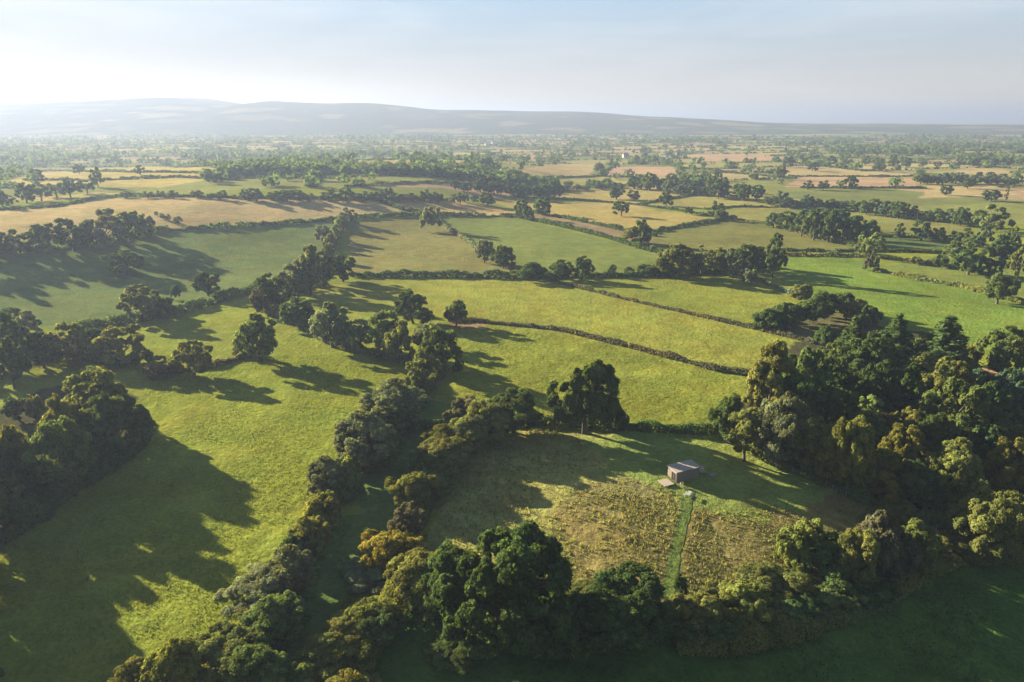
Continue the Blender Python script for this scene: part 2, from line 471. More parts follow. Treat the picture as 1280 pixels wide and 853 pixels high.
TINT = {'dk': (0.067, 0.101, 0.033), 'gn': (0.098, 0.131, 0.043), 'ol': (0.14, 0.149, 0.045), 'yl': (0.14, 0.142, 0.034), 'au': (0.185, 0.168, 0.034), 'gy': (0.14, 0.156, 0.083), 'br': (0.115, 0.108, 0.062), 'bl': (0.067, 0.107, 0.067), 'lt': (0.168, 0.201, 0.059)}
WORD = {'dk': 'dark green', 'gn': 'mid green', 'ol': 'olive green', 'yl': 'yellow green', 'au': 'golden orange', 'gy': 'grey green',
        'br': 'brownish', 'bl': 'deep bluish green', 'lt': 'pale green'}
SHAPE = {'oak': 'broad spreading tree', 'round': 'rounded tree', 'tall': 'upright tree', 'bush': 'rounded bush', 'thorn': 'ragged bush', 'pine': 'layered conifer'}
NAME = {'oak': 'oak_tree', 'round': 'tree', 'tall': 'tree', 'bush': 'bush', 'thorn': 'bush', 'pine': 'pine_tree'}
ORD = ('first second third fourth fifth sixth seventh eighth ninth tenth eleventh twelfth thirteenth fourteenth fifteenth sixteenth '
       'seventeenth eighteenth nineteenth twentieth twenty-first twenty-second twenty-third twenty-fourth').split()
count = 0
def pick(x, y, kind):
    d = math.hypot(x, y); lod = 'hi' if d < 185 else 'mid' if d < 420 else 'far'
    return (kind, lod, random.randrange({'hi': 2, 'mid': 3, 'far': 2}[lod]))

def plant(x, y, w, h, rz, key, tint, label, group):
    """one tree: an Empty at its foot with crown and trunk; a bush is one mesh"""
    global count; count += 1
    kind = key[0]
    me, tme, W, H, _ = PROTO[key]
    sc = (w / W, w / W, h / H)
    z = gz(x, y) - .05
    j = random.uniform(.88, 1.14); k = random.uniform(-.08, .08); c = TINT[tint]
    colr = (c[0] * j * (1 + k), c[1] * j, c[2] * j * (1 - k), 1)
    if kind in ('bush', 'thorn'):
        o = link('bush', me); o.location = (x, y, z); o.rotation_euler = (0, 0, rz); o.scale = sc; o.color = colr
        tag(o, label, 'bush', group)
        return o
    e = empty(NAME[kind], (x, y, z), rz); e.scale = sc
    tag(e, label, 'tree', group)
    o = link('crown', me, e); o.color = colr
    link('trunk', tme, e)
    return e

def spot(u, vb, vt, w, kind):
    """pixel foot, pixel top and pixel width of a tree -> its place, size and turn in metres"""
    x, y = unproj(u, vb)
    key = pick(x, y, kind); Q = PROTO[key][4]
    rz = random.uniform(0, 6.28); c, s_ = math.cos(rz), math.sin(rz)
    qx = Q[:, 0] * c - Q[:, 1] * s_; qy = Q[:, 0] * s_ + Q[:, 1] * c; qz = Q[:, 2]
    d = proj(x, y, gz(x, y))[2]; wm = w / F * d; h = max(.5, (vb - vt) / F * d * .9)
    fu, fv = u, vb
    for _ in range(9):
        x, y = unproj(fu, fv); z0 = gz(x, y)
        pu, pv, _d = proj(x + qx * wm, y + qy * wm, z0 + qz * h)
        u0, u1 = np.percentile(pu, [2, 98]); v0, v1 = pv.min() * .5 + np.percentile(pv, 2) * .5, np.percentile(pv, 99)
        wm *= (w / max(u1 - u0, 1e-3)) ** .8
        fv += (vb - v1) * .7; fu += (u - (u0 + u1) / 2) * .7
        h *= np.clip((vb - vt) / max(v1 - v0, 1e-3), .6, 1.6)
        h = max(h, wm * (.32 if kind in ('bush', 'thorn') else .55))
    return x, y, wm, h, rz, key

def zone(phrase, end, group, items, key=0, rev=False, hs=1.0, ws=1.0):
    """items: (u, foot v, top v, width, kind, tint[, own label])"""
    items = sorted(items, key=lambda t: t[key], reverse=rev)
    n = off = 0
    for it in items:
        u, vb, vt, w, kind, tint = it[:6]; w *= ws
        x, y, wm, hm, rz, key_ = spot(u, vb, vt, w, kind)
        if len(it) > 6: lab = it[6]
        elif u + w / 2 < 0 or u - w / 2 > 1280:
            lab = f"{WORD[tint]} {SHAPE[kind]} unseen {phrase}, {ORD[off]} past edge"; off += 1; n -= 1
        else: lab = f"{WORD[tint]} {SHAPE[kind]} {phrase}, {ORD[n]} {end}"
        n += 1
        plant(x, y, wm, hm * hs, rz, key_, tint, lab, group)

LE = 'from left'; NE = 'from nearest end'
# --- the wood on the right
zone('on wood edge beside hut meadow', LE, 'trees of the wood beside the hut', [
 (909,544,495,38,'round','dk'),(934,564,511,38,'tall','ol'),(978,574,500,60,'round','gy'),(1014,584,521,46,'tall','ol'),(1037,600,550,32,'tall','yl'),
 (1060,603,524,62,'oak','yl'),(1104,622,563,56,'round','yl'),(1142,632,578,50,'round','dk'),(1190,622,553,68,'round','ol'),(1182,638,606,40,'round','gn'),
 (1240,690,605,90,'oak','ol','big domed olive tree at near corner of the wood'),(1262,622,550,60,'oak','yl')])
zone('at foot of wood edge trees', LE, 'bushes at the edge of the wood', [
 (912,550,528,20,'bush','gn'),(955,571,540,30,'bush','ol'),(988,576,554,24,'bush','yl'),(1017,591,562,28,'bush','gn'),(1084,612,585,28,'bush','ol'),
 (1162,640,608,30,'bush','dk'),(1188,652,630,26,'bush','gn'),(1125,625,600,30,'thorn','gn')])
zone('in front half of wood', LE, 'trees of the wood beside the hut', [
 (968,520,430,58,'round','ol'),(1005,535,470,50,'oak','dk'),(1020,512,468,50,'oak','yl'),(1047,540,482,50,'oak','dk'),(1086,532,495,30,'tall','lt'),(1085,560,515,44,'round','dk'),
 (1130,560,512,56,'oak','ol'),(1130,600,533,58,'oak','yl'),(1160,575,520,50,'round','dk'),(1192,552,480,80,'oak','gn'),(1225,580,530,60,'round','dk'),(1250,574,517,66,'oak','gn'),
 (1290,600,540,60,'oak','ol'),(1340,650,560,80,'round','gn'),(1390,610,540,80,'round','dk')])  # one unseen tree past the right edge added to block a sunlight streak
zone('in middle row of wood', LE, 'trees of the wood beside the hut', [
 (985,500,445,46,'pine','dk'),(1012,500,437,52,'oak','gn'),(1042,500,448,48,'round','dk'),(1070,492,452,46,'pine','dk'),(1100,505,455,50,'oak','dk'),(1132,512,460,60,'oak','dk'),
 (1157,475,443,36,'round','ol'),(1190,508,450,72,'oak','ol'),(1238,540,480,62,'round','dk'),(1265,512,465,56,'oak','bl'),(1225,510,462,50,'round','bl'),(1300,520,465,60,'oak','dk')])
zone('in far row of wood', LE, 'trees of the wood beside the hut', [
 (1031,431,408,27,'bush','dk','dark round bush standing alone by the grey paddock'),(1063,458,401,46,'pine','dk'),(1090,474,418,50,'round','dk'),(1116,458,396,52,'pine','dk'),(1139,450,423,26,'round','lt'),
 (1118,476,441,42,'oak','dk'),(1178,470,399,74,'pine','dk','huge dark layered conifer rising from back of the wood'),(1040,470,428,40,'round','gn'),(1080,470,436,40,'oak','dk')])
zone('right of the wood', LE, 'trees right of the wood', [
 (1256,464,411,54,'round','gn','tall mid green tree standing clear right of the wood'),(1215,455,430,24,'bush','yl','small yellow green bush between big conifer and clear right tree')])
zone('around grey paddock', LE, 'bushes round the grey paddock', [
 (960,411,387,34,'bush','dk'),(985,407,380,38,'bush','dk'),(1015,399,371,40,'bush','dk'),(1003,374,357,24,'bush','ol'),(1036,393,366,38,'bush','dk'),(1058,390,367,28,'bush','gn'),(1072,400,375,32,'bush','ol'),(1086,405,383,26,'bush','dk')])
# --- the oak and the hedge beyond the meadow
zone('', '', 'trees on the meadow hedge', [
 (742,533,457,94,'oak','dk','big dark oak standing alone in the hedge behind hut meadow'),(768,536,498,34,'bush','dk','dark bush tucked under right side of the big lone oak'),
 (644,538,487,56,'round','dk','dark rounded tree in meadow hedge left of the big oak'),(612,549,500,52,'round','ol','olive rounded tree left of the dark hedge tree'),
 (578,534,497,36,'thorn','br','brown grey ragged bush at top end of the green lane')])
zone('in right hedge of green lane', NE, 'trees along the right hedge of the lane', [
 (585,560,508,40,'round','ol'),(561,566,521,46,'round','yl'),(551,588,538,54,'round','ol'),(517,634,580,48,'round','yl'),(538,622,586,40,'round','gn'),(509,668,612,32,'tall','br'),(536,600,560,40,'bush','gn'),
 (488,712,653,60,'round','au','golden autumn tree in right hedge of green lane'),(520,672,654,20,'bush','gy'),(523,752,676,60,'round','ol'),(540,770,700,40,'round','gn'),(461,736,715,52,'thorn','gy'),(458,790,739,56,'round','yl'),
 (441,808,764,50,'round','yl'),(475,800,750,44,'bush','gn'),(432,830,786,58,'round','ol'),(408,858,806,62,'round','yl'),(388,872,830,52,'round','yl'),(374,868,822,24,'bush','gn'),(430,885,830,50,'round','ol'),(498,690,668,30,'bush','br')], 1, True, .76, 1.18)
for o in C.objects:                     # lone oak's crown squeezed and shifted to keep its shadow off the hut
    if 'alone in the hedge behind' in o.get('label', ''):
        o.rotation_euler.z = .4; o.scale.y *= .62; o.location.y += 2.0; o.location.x -= 1.0
# --- the big dark group in front
zone('in dark group near front', LE, 'big trees in front of the meadow', [
 (628,806,648,150,'oak','dk','biggest dark oak in the foreground group before the meadow'),(568,776,683,68,'round','dk'),(785,782,700,80,'oak','dk'),(712,812,738,84,'oak','dk'),(752,808,735,72,'round','dk'),
 (680,816,745,72,'round','dk'),(812,792,746,56,'bush','dk'),(580,801,760,60,'bush','dk'),(562,836,800,60,'bush','dk'),(760,760,722,44,'bush','br'),  # lowest dark bush added to shade out a bright grass patch
 (851,742,716,15,'bush','dk','small dark bush beside lower end of the mown path'),(697,738,721,28,'bush','yl','bright yellow bush right of the biggest foreground oak'),(735,764,735,50,'bush','ol')], 0, False, .9)
zone('in scrub below hut meadow', LE, 'scrub bushes below the meadow', [
 (872,788,736,62,'thorn','ol'),(905,795,745,54,'thorn','yl'),(930,776,728,62,'thorn','lt'),(966,770,724,72,'thorn','ol'),(992,714,660,44,'thorn','lt'),(1040,738,668,82,'thorn','dk'),
 (1000,745,712,60,'bush','yl'),(1012,704,652,44,'thorn','lt'),(1066,728,664,54,'thorn','ol'),(1107,718,644,72,'thorn','br'),(1142,714,654,62,'thorn','gn')])
zone('on lower side of scrub', LE, 'scrub bushes below the meadow', [
 (1120,654,634,52,'bush','yl'),(1162,694,660,52,'bush','ol'),(1206,700,668,72,'bush','yl'),(1275,696,678,34,'bush','yl'),(1082,758,714,72,'thorn','dk'),(1040,774,730,72,'thorn','gn'),
 (986,788,744,64,'thorn','dk'),(940,799,755,62,'thorn','dk'),(898,806,766,50,'thorn','dk'),(858,806,765,50,'thorn','dk'),(1020,690,668,40,'bush','ol'),(960,742,705,50,'bush','ol')])
# --- left hedge of the lane
zone('at top of left lane hedge', 'from left', 'trees along the left hedge of the lane', [
 (371,404,373,38,'bush','gn'),(412,427,379,42,'round','gy'),(446,435,400,36,'round','gy'),(483,444,391,44,'round','gn'),(500,444,402,38,'round','ol'),(535,434,405,36,'round','gy'),
 (552,464,411,48,'round','gn'),(532,486,440,42,'round','ol'),(520,492,464,26,'bush','ol')])
zone('in left hedge of green lane', NE, 'trees along the left hedge of the lane', [
 (487,525,470,60,'round','gy'),(518,512,487,28,'bush','gy'),(500,543,507,38,'round','gn'),(455,582,509,60,'round','gy'),(472,580,530,50,'round','gn'),(434,604,570,26,'bush','lt'),
 (408,616,567,38,'round','gy'),(428,622,588,38,'bush','gn'),(404,654,613,36,'bush','yl'),(388,694,642,40,'round','ol'),(358,742,679,56,'round','gy'),(322,765,705,70,'round','gy'),
 (345,805,738,62,'round','gn'),(275,868,767,96,'oak','ol'),(215,878,794,64,'round','yl'),(165,892,821,62,'round','ol'),(322,868,798,62,'round','gn'),(372,708,664,40,'bush','gn')], 1, True, .9, 1.1)  # darker mid green plants on the lane side stand in for hedge shade
# --- wood at the left edge
zone('in left edge wood', LE, 'trees of the wood at the left edge', [
 (112,545,437,76,'round','ol','big pale olive domed tree crowning the left edge wood'),(140,566,470,80,'round','dk'),(78,574,470,60,'round','ol'),(65,606,495,82,'round','gn'),(22,522,488,40,'round','dk'),
 (42,516,485,24,'bush','ol'),(8,604,508,60,'round','yl'),(108,588,505,70,'round','dk'),(0,634,570,46,'round','ol'),(168,536,490,28,'round','dk'),(-30,620,500,80,'round','dk'),(-60,560,470,80,'round','dk'),
 (-60,672,535,96,'round','gn'),(-70,745,600,92,'round','dk'),(-95,815,650,110,'round','gn'),(-150,720,590,90,'oak','dk'),(-175,800,640,100,'oak','dk'),(-60,880,740,90,'tall','gn'),(30,625,560,50,'bush','dk')], 0, False, .74)
zone('in hazy left clump', LE, 'trees of the hazy left clump', [
 (85,448,404,52,'round','ol'),(146,455,407,62,'oak','ol'),(50,454,416,50,'round','dk'),(15,452,392,52,'round','dk'),(10,474,425,52,'oak','dk'),(32,418,389,36,'round','gy'),(10,415,386,38,'round','dk'),(-40,450,390,60,'oak','dk'),(115,440,412,40,'bush','dk')])
zone('', '', 'trees along the hedge of the sunny left field', [
 (238,465,427,48,'round','ol','olive rounded tree in hedge left of the sunny lone tree'),(203,473,446,42,'thorn','br','brown bush in hedge at top of the near left field'),
 (320,444,393,46,'round','gn','lone mid green tree at right end of short field hedge'),(305,444,428,26,'bush','br','small brown bush joined to foot of the lone field tree'),
 (184,453,437,13,'bush','gn','tiny round bush on sunny strip, right one of two'),(168,458,440,13,'bush','gn','tiny round bush on sunny strip, left one of two')])
zone('', '', 'trees in the shaded left fields', [
 (154,342,313,46,'oak','dk','lone tree in middle of the shaded left hillside field'),(258,367,341,29,'round','dk','dark rounded tree on thick hedge left of the tree line'),
 (172,394,357,46,'round','ol','olive tree standing over the thick left hedge'),(200,396,370,34,'bush','dk','dark bush right of olive tree on thick left hedge'),(219,372,357,12,'bush','dk','small dark bush between two trees on thick left hedge')])
zone('in hazy row on left hillside', LE, 'hazy tree row on the left hillside', [
 (15,314,288,36,'round','dk'),(52,313,281,46,'round','dk'),(88,307,275,36,'round','dk'),(128,304,263,46,'round','gy'),(160,300,266,38,'round','dk'),(181,292,269,22,'round','dk'),(-20,316,286,40,'round','dk'),(105,302,280,24,'bush','dk'),(-60,318,284,44,'oak','dk')])
zone('standing in tan stubble field', LE, 'little trees in the tan stubble field', [
 (195,269,264.5,5,'round','dk'),(203,273,267,6.5,'round','dk'),(210,274.5,268,6.5,'round','dk'),(222,280,271,10.5,'round','dk')])
zone('in tree line down left hillside', NE, 'tree line down the left hillside', [
 (325,390,362,22,'thorn','br'),(340,385,344,40,'round','dk'),(367,366,331,36,'round','gy'),(387,358,308,38,'round','gy'),(404,352,316,30,'round','dk'),(427,349,320,28,'round','dk'),(404,302,283,18,'round','gy'),
 (434,277,260,22,'round','gy'),(427,285,270,15,'bush','lt'),(420,297,281,13,'bush','lt'),(413,310,293,14,'bush','ol'),(410,322,304,16,'bush','ol'),(378,360,333,32,'round','dk')], 1, True)
zone('', '', 'pair of trees on the middle pasture', [
 (515,404,364,37,'round','dk','left and taller of two trees on the middle pasture'),(533,403,387,17,'bush','ol','small bush between the two middle pasture trees'),(570,403,376,26,'round','gn','right and smaller of two trees on the middle pasture')])
zone('on dark middle hedge', LE, 'trees along the dark middle hedge', [
 (607,326,301,23,'round','gy'),(631,333,308,25,'round','dk'),(665,348,329,32,'bush','dk'),(702,346,325,25,'round','dk'),(729,345,321,23,'round','dk'),(765,344,331,10,'round','gn'),(811,343,331,26,'bush','dk'),
 (843,342,306,42,'round','ol'),(862,340,310,32,'round','gy'),(879,339,307,21,'tall','lt'),(786,343,334,11,'bush','gn')])
zone('in clump beyond middle hedge', LE, 'clump beyond the middle hedge', [
 (895,337,310,24,'round','ol'),(911,338,311,22,'round','gy'),(930,336,307,30,'round','dk'),(950,335,309,28,'round','dk'),(969,335,293,21,'tall','dk'),(974,335,311,18,'bush','dk'),(925,346,326,21,'bush','gy'),(938,353,337,20,'bush','gy')])
zone('beside sunken track', LE, 'trees beside the sunken track', [
 (538,284,260,24,'thorn','gy'),(802,302,276,22,'round','gn'),(795,304,287,30,'bush','ol'),(651,270,250,15,'round','gn'),(660,274,258,13,'bush','dk'),(678,266,248,17,'round','dk')])
zone('alone among pale middle fields', LE, 'single trees among the pale middle fields', [
 (772,247,231,17,'round','dk'),(792,249,238,14,'round','dk'),(776,267,252,19,'oak','dk'),(833,256,241,16,'round','dk'),(895,270,252,18,'round','gn'),(861,267,259,9,'bush','dk'),(902,274,262,15,'bush','gn')])
zone('in dark copse on slope', LE, 'dark copse on the slope', [
 (968,282,267,18,'round','dk'),(985,286,265,24,'round','dk'),(1003,292,265,28,'round','dk'),(1020,296,263,28,'round','dk'),(1038,299,264,28,'round','dk'),(1055,300,267,28,'round','dk'),(1072,300,271,28,'round','dk'),(1087,299,276,22,'round','dk'),(1012,280,262,28,'round','bl'),(1046,284,263,28,'round','bl')])
zone('', '', 'trees below the copse', [
 (1090,315,292,30,'oak','lt','light green tree on the hedge below the dark copse'),(1076,315,304,13,'bush','gy','grey green bush left of light tree below copse'),
 (1089,339,319,19,'thorn','br','brown leaning bush at left end of the right field hedge'),(1253,373,342,38,'oak','gn','broad green tree on hedge at right edge of the green field'),
 (1145,329,321,15,'bush','ol','small olive bush on hedge above green field, leftmost of three'),(1163,331,325,13,'bush','br','low brown bush on hedge above green field, middle of three'),(1176,332,319,19,'bush','gn','green bush on hedge above green field, rightmost of three')])
zone('on hedge right of copse', LE, 'trees on the hedge right of the copse', [(1125,296,280,13,'round','dk'),(1152,297,276,23,'round','dk'),(1174,299,285,19,'round','dk')])
zone('in loose right clump', LE, 'loose clump at the right', [
 (1195,302,289,17,'round','dk'),(1206,305,286,24,'round','dk'),(1232,303,284,20,'round','bl'),(1200,321,299,32,'round','gn'),(1214,340,312,40,'round','dk'),(1184,318,308,11,'bush','gn'),(1246,342,322,24,'round','bl'),(1239,321,307,19,'round','dk'),
 (1262,313,285,26,'oak','gn'),(1255,323,295,32,'round','dk'),(1269,328,305,26,'round','dk'),(1276,345,311,32,'oak','ol'),(1220,309,294,22,'round','gn')])

# --- rows of far trees, each with its own foot, size and tint
def row(line, n, hpx, wpx, phrase, group, kinds=('round',), tints=('dk', 'bl', 'gn'), jit=2.0):
    line = np.array(line, float); seg = np.hypot(*np.diff(line, axis=0).T); acc = np.concatenate([[0], np.cumsum(seg)])
    its = []
    for i in range(n):
        t = (i + .5 + random.uniform(-.3, .3)) / n * acc[-1]
        u = np.interp(t, acc, line[:, 0]); v = np.interp(t, acc, line[:, 1]) + random.uniform(-jit, jit) * .5
        h = random.uniform(*hpx) * random.choice((.6, .78, .9, 1)); w = random.uniform(*wpx) * .85
        its.append((u, v, v - h, w, random.choice(kinds), random.choice(tints)))
    zone(phrase, LE, group, its)
row([(960,256),(1010,259),(1060,262)], 9, (11, 17), (15, 24), 'in left third of wooded brook line', 'wooded brook line')
row([(1064,262),(1100,268),(1150,272)], 9, (12, 19), (15, 24), 'in middle of wooded brook line', 'wooded brook line')
row([(1156,273),(1195,278),(1220,282)], 6, (14, 22), (18, 28), 'in right third of wooded brook line', 'wooded brook line')
zone('', '', 'wooded brook line', [(1242,286,257,46,'oak','gn','broad domed tree at right end of the wooded brook line')])
row([(785,233),(830,238),(870,243),(915,247),(950,249)], 14, (13, 20), (16, 26), 'in dark wood band mid right', 'dark wood band')
row([(800,228),(860,234),(930,240)], 8, (12, 17), (14, 22), 'at back of dark wood band', 'dark wood band')
row([(695,240),(740,236),(780,234)], 8, (6, 11), (8, 14), 'in low row left of dark wood band', 'low tree row')
row([(565,236),(600,239),(640,242)], 9, (10, 15), (12, 20), 'in back of central grove', 'central grove')
row([(640,245),(670,245),(700,244)], 6, (13, 21), (15, 24), 'in front of central grove', 'central grove')
row([(424,249),(440,250)], 1, (20, 21), (20, 21), 'behind tan stubble field', 'trees behind the tan field')
row([(440,249),(500,250),(555,251)], 11, (10, 16), (10, 16), 'in row behind tan fields', 'trees behind the tan field')
row([(562,252),(596,253)], 4, (9, 13), (10, 14), 'in gap right of tan fields', 'trees behind the tan field')
zone('', '', 'trees behind the tan field', [(609,255,241,16,'round','dk','dark round tree at far right corner of tan fields')])
row([(150,247),(230,247),(310,248)], 8, (7, 13), (12, 20), 'behind left of tan field', 'trees behind the tan field')
row([(315,248),(365,249),(415,249)], 6, (10, 16), (16, 24), 'behind right of tan field', 'trees behind the tan field')
row([(-10,258),(40,250),(60,246),(110,240)], 7, (14, 22), (20, 32), 'in pale hazy grove at far left', 'pale hazy grove', ('oak', 'round'))
zone('in pale far left fields', LE, 'single trees in the pale far left fields', [(44,228,212,18,'round','dk'),(121,231,210,17,'round','dk'),(98,216,206,14,'round','dk'),(175,217,207,14,'round','dk'),(262,228,215,13,'bush','dk'),(272,228,217,12,'bush','dk')])
zone('among pink far fields', LE, 'single trees among the pink far fields', [
 (1010,236,226,13,'round','dk'),(1030,236,226,13,'round','dk'),(1064,234,220,16,'round','dk'),(1016,213,203,13,'round','dk'),(986,208,196,13,'round','dk'),(1099,213,200,14,'round','dk'),(977,223,208,12,'round','dk'),
 (750,215,205,9,'round','dk'),(770,210,202,9,'round','dk'),(1184,243,232,15,'round','dk'),(1240,250,238,22,'round','dk'),(1259,250,234,6,'tall','br'),(1212,234,221,16,'round','dk')])
row([(1142,228),(1180,229),(1270,230)], 9, (9, 16), (14, 24), 'in far right wood', 'far right wood')
row([(985,196),(1050,205),(1150,208),(1270,205)], 14, (8, 13), (12, 20), 'in broken row beyond pink fields', 'broken row beyond the pink fields')
print('plants', count)

# ------------------------------------------------------------------ hedges
def hedge(line, h, w, tint, label, name='hedge', wob=.36):
    P = np.array([unproj(*p) for p in line]); seg = np.hypot(*np.diff(P, axis=0).T); acc = np.concatenate([[0], np.cumsum(seg)])
    Lm = acc[-1]; dist = np.hypot(*P.mean(0)); ls = float(np.clip(dist * .0021, .2, 1.3))
    n = int(min(60000, Lm * (2 * h + w) * 2.2 / (ls * ls)))
    t = rng.uniform(0, Lm, n)
    x = np.interp(t, acc, P[:, 0]); y = np.interp(t, acc, P[:, 1])
    k = np.clip(np.searchsorted(acc, t) - 1, 0, len(seg) - 1); dd = np.diff(P, axis=0)[k] / seg[k][:, None]
    nx, ny = -dd[:, 1], dd[:, 0]
    f = 1 + wob * 2 * (vnoise(t / 2.6, t * 0 + Lm, 51) - .5) + wob * 2.2 * (vnoise(t / 9, t * 0 + Lm, 52) - .5)
    a = rng.uniform(-.15, math.pi + .15, n); rr = rng.uniform(.7, 1.04, n)
    gap = vnoise(t / 5, t * 0 + Lm, 57); f = np.where(gap < .14, f * .35, f)
    off = np.cos(a) * w / 2 * rr * (.8 + .4 * f) + (vnoise(t / 14, t * 0 + Lm, 53) - .5) * .8
    up = np.maximum(.05, np.abs(np.sin(a)) ** .6 * h * f * rr)
    X = x + nx * off; Y = y + ny * off; Z = ground_z(X, Y) + up
    nr = np.stack([nx * np.cos(a), ny * np.cos(a), np.sin(a) + .1], 1) + rng.normal(0, .5, (n, 3)); nr /= np.linalg.norm(nr, axis=1, keepdims=True)
    c0 = np.array([X.mean(), Y.mean(), gz(X.mean(), Y.mean())])
    pts = np.stack([X, Y, Z], 1) - c0
    v, fa = leaf_faces(pts, nr, ls * rng.uniform(.6, 1.25, n))
    tv = (.8 + .4 * vnoise(t / 4, t * 0 + 3, 54)) * rng.uniform(.75, 1.25, n)
    hv = (vnoise(t / 17, t * 0 + 9, 55) - .5) * .35
    col = np.stack([tv * (1 + hv), tv, tv * (1 - hv)], 1)
    o = mesh_np(name, v, fa, LEAF, None, False, np.repeat(col, 4, 0))
    o.location = c0; o.color = (*TINT[tint], 1)
    tag(o, label, 'hedge', 'field hedges')
HB = 1.5
for args in [
 ([(560,403),(590,402),(700,413),(800,438),(890,462),(942,470)], 1.5, 1.6, 'br', 'clipped brown hedge crossing the pasture behind the big lone oak'),
 ([(690,352),(770,372),(870,395),(945,412),(1020,430)], 1.5, 1.6, 'br', 'brown hedge running from middle hedge down to the grey paddock'),
 ([(440,347),(540,346.5),(650,348),(760,347),(830,345),(905,342)], 2.9, 3.0, 'dk', 'thick dark hedge crossing the middle of the view'),
 ([(650,530),(700,531),(800,538),(905,542)], 2.0, 2.4, 'dk', 'dark hedge along far side of hut meadow under the oak'),
 ([(185,290),(300,284),(420,275),(480,271),(540,269),(640,271)], 2.6, 3.0, 'dk', 'long dark hedge along near edge of the tan stubble fields'),
 ([(540,271),(570,293),(610,321),(655,345)], 2.2, 2.4, 'gy', 'grey green hedge slanting between shaded hillside and green field'),
 ([(640,271),(700,283),(760,298),(800,311),(828,317)], 2.6, 3.0, 'dk', 'dark hedge on near side of the sunken track'),
 ([(665,266),(720,276),(790,291),(820,296)], 2.4, 2.6, 'dk', 'dark hedge on far side of the sunken track'),
 ([(810,292),(850,284),(900,276),(920,273)], 2.4, 2.6, 'dk', 'dark hedge leading from sunken track to the right'),
 ([(90,412),(170,402),(230,390),(325,362)], 3.4, 5.0, 'dk', 'very thick dark hedge below the shaded left hillside'),
 ([(185,473),(262,460),(320,444)], 1.9, 2.4, 'br', 'short brown hedge leading to the lone field tree'),
 ([(1093,338),(1150,351),(1200,359),(1280,381),(1330,396)], 2.0, 2.0, 'ol', 'olive hedge slanting across bright green field at the right'),
 ([(978,314),(1080,315),(1130,315),(1185,318)], 1.8, 2.0, 'dk', 'dark straight hedge on the far side of narrow strip below copse'),
 ([(978,320),(1080,321),(1140,328),(1200,338),(1240,345)], 1.8, 2.2, 'ol', 'bushy hedge above the bright green right field'),
 ([(938,347),(970,360),(1000,374)], 1.6, 2.0, 'gy', 'short grey hedge above the grey paddock'),
 ([(472,251),(505,263),(545,270)], 2.2, 2.4, 'dk', 'short hedge slanting between the two tan stubble fields'),
 ([(-60,264),(0,263),(70,259),(115,250),(150,246),(300,248.5),(470,250),(560,251)], 2.0, 2.4, 'dk', 'long hedge along far edge of the tan stubble field'),
 ([(640,246),(715,250),(790,256),(850,264),(895,272)], 1.8, 2.0, 'dk', 'thin hedge across pale middle fields, nearest of them'),
 ([(795,257),(832,250),(870,244)], 1.7, 2.0, 'dk', 'short thin hedge slanting up toward the dark wood band'),
 ([(880,262),(920,259),(985,260),(1060,254)], 1.7, 2.0, 'dk', 'thin hedge in front of the wooded brook line'),
 ([(495,543),(530,535),(565,534)], 1.9, 2.4, 'dk', 'dark hedge closing the top of the green lane'),
 ([(905,273),(960,281),(1025,299),(1085,312)], 1.3, 1.6, 'ol', 'low hedge along near side of the dark copse'),
 ([(1092,296),(1130,297),(1195,301)], 1.8, 2.2, 'dk', 'dark hedge running right from the dark copse'),
 ([(640,221),(700,222),(745,221),(765,209)], 1.9, 2.4, 'dk', 'far hedge around the near edge of far tan field'),
 ([(985,221),(1060,221),(1145,221)], 1.9, 2.4, 'dk', 'far hedge between tan and pink fields'),
 ([(1000,235.5),(1080,235.5),(1150,235.5)], 1.9, 2.4, 'dk', 'far hedge along near edge of the pink field'),
 ([(430,234),(520,229),(600,230)], 2.0, 2.6, 'dk', 'far hedge behind the pink field above tree row'),
 ([(0,216),(80,214),(160,216),(300,219)], 2.2, 2.6, 'dk', 'far hazy hedge across pale fields at far left'),
 ([(30,226),(120,226),(220,222),(300,226)], 2.2, 2.6, 'dk', 'nearer hazy hedge across pale fields at far left'),
]: hedge(*args)
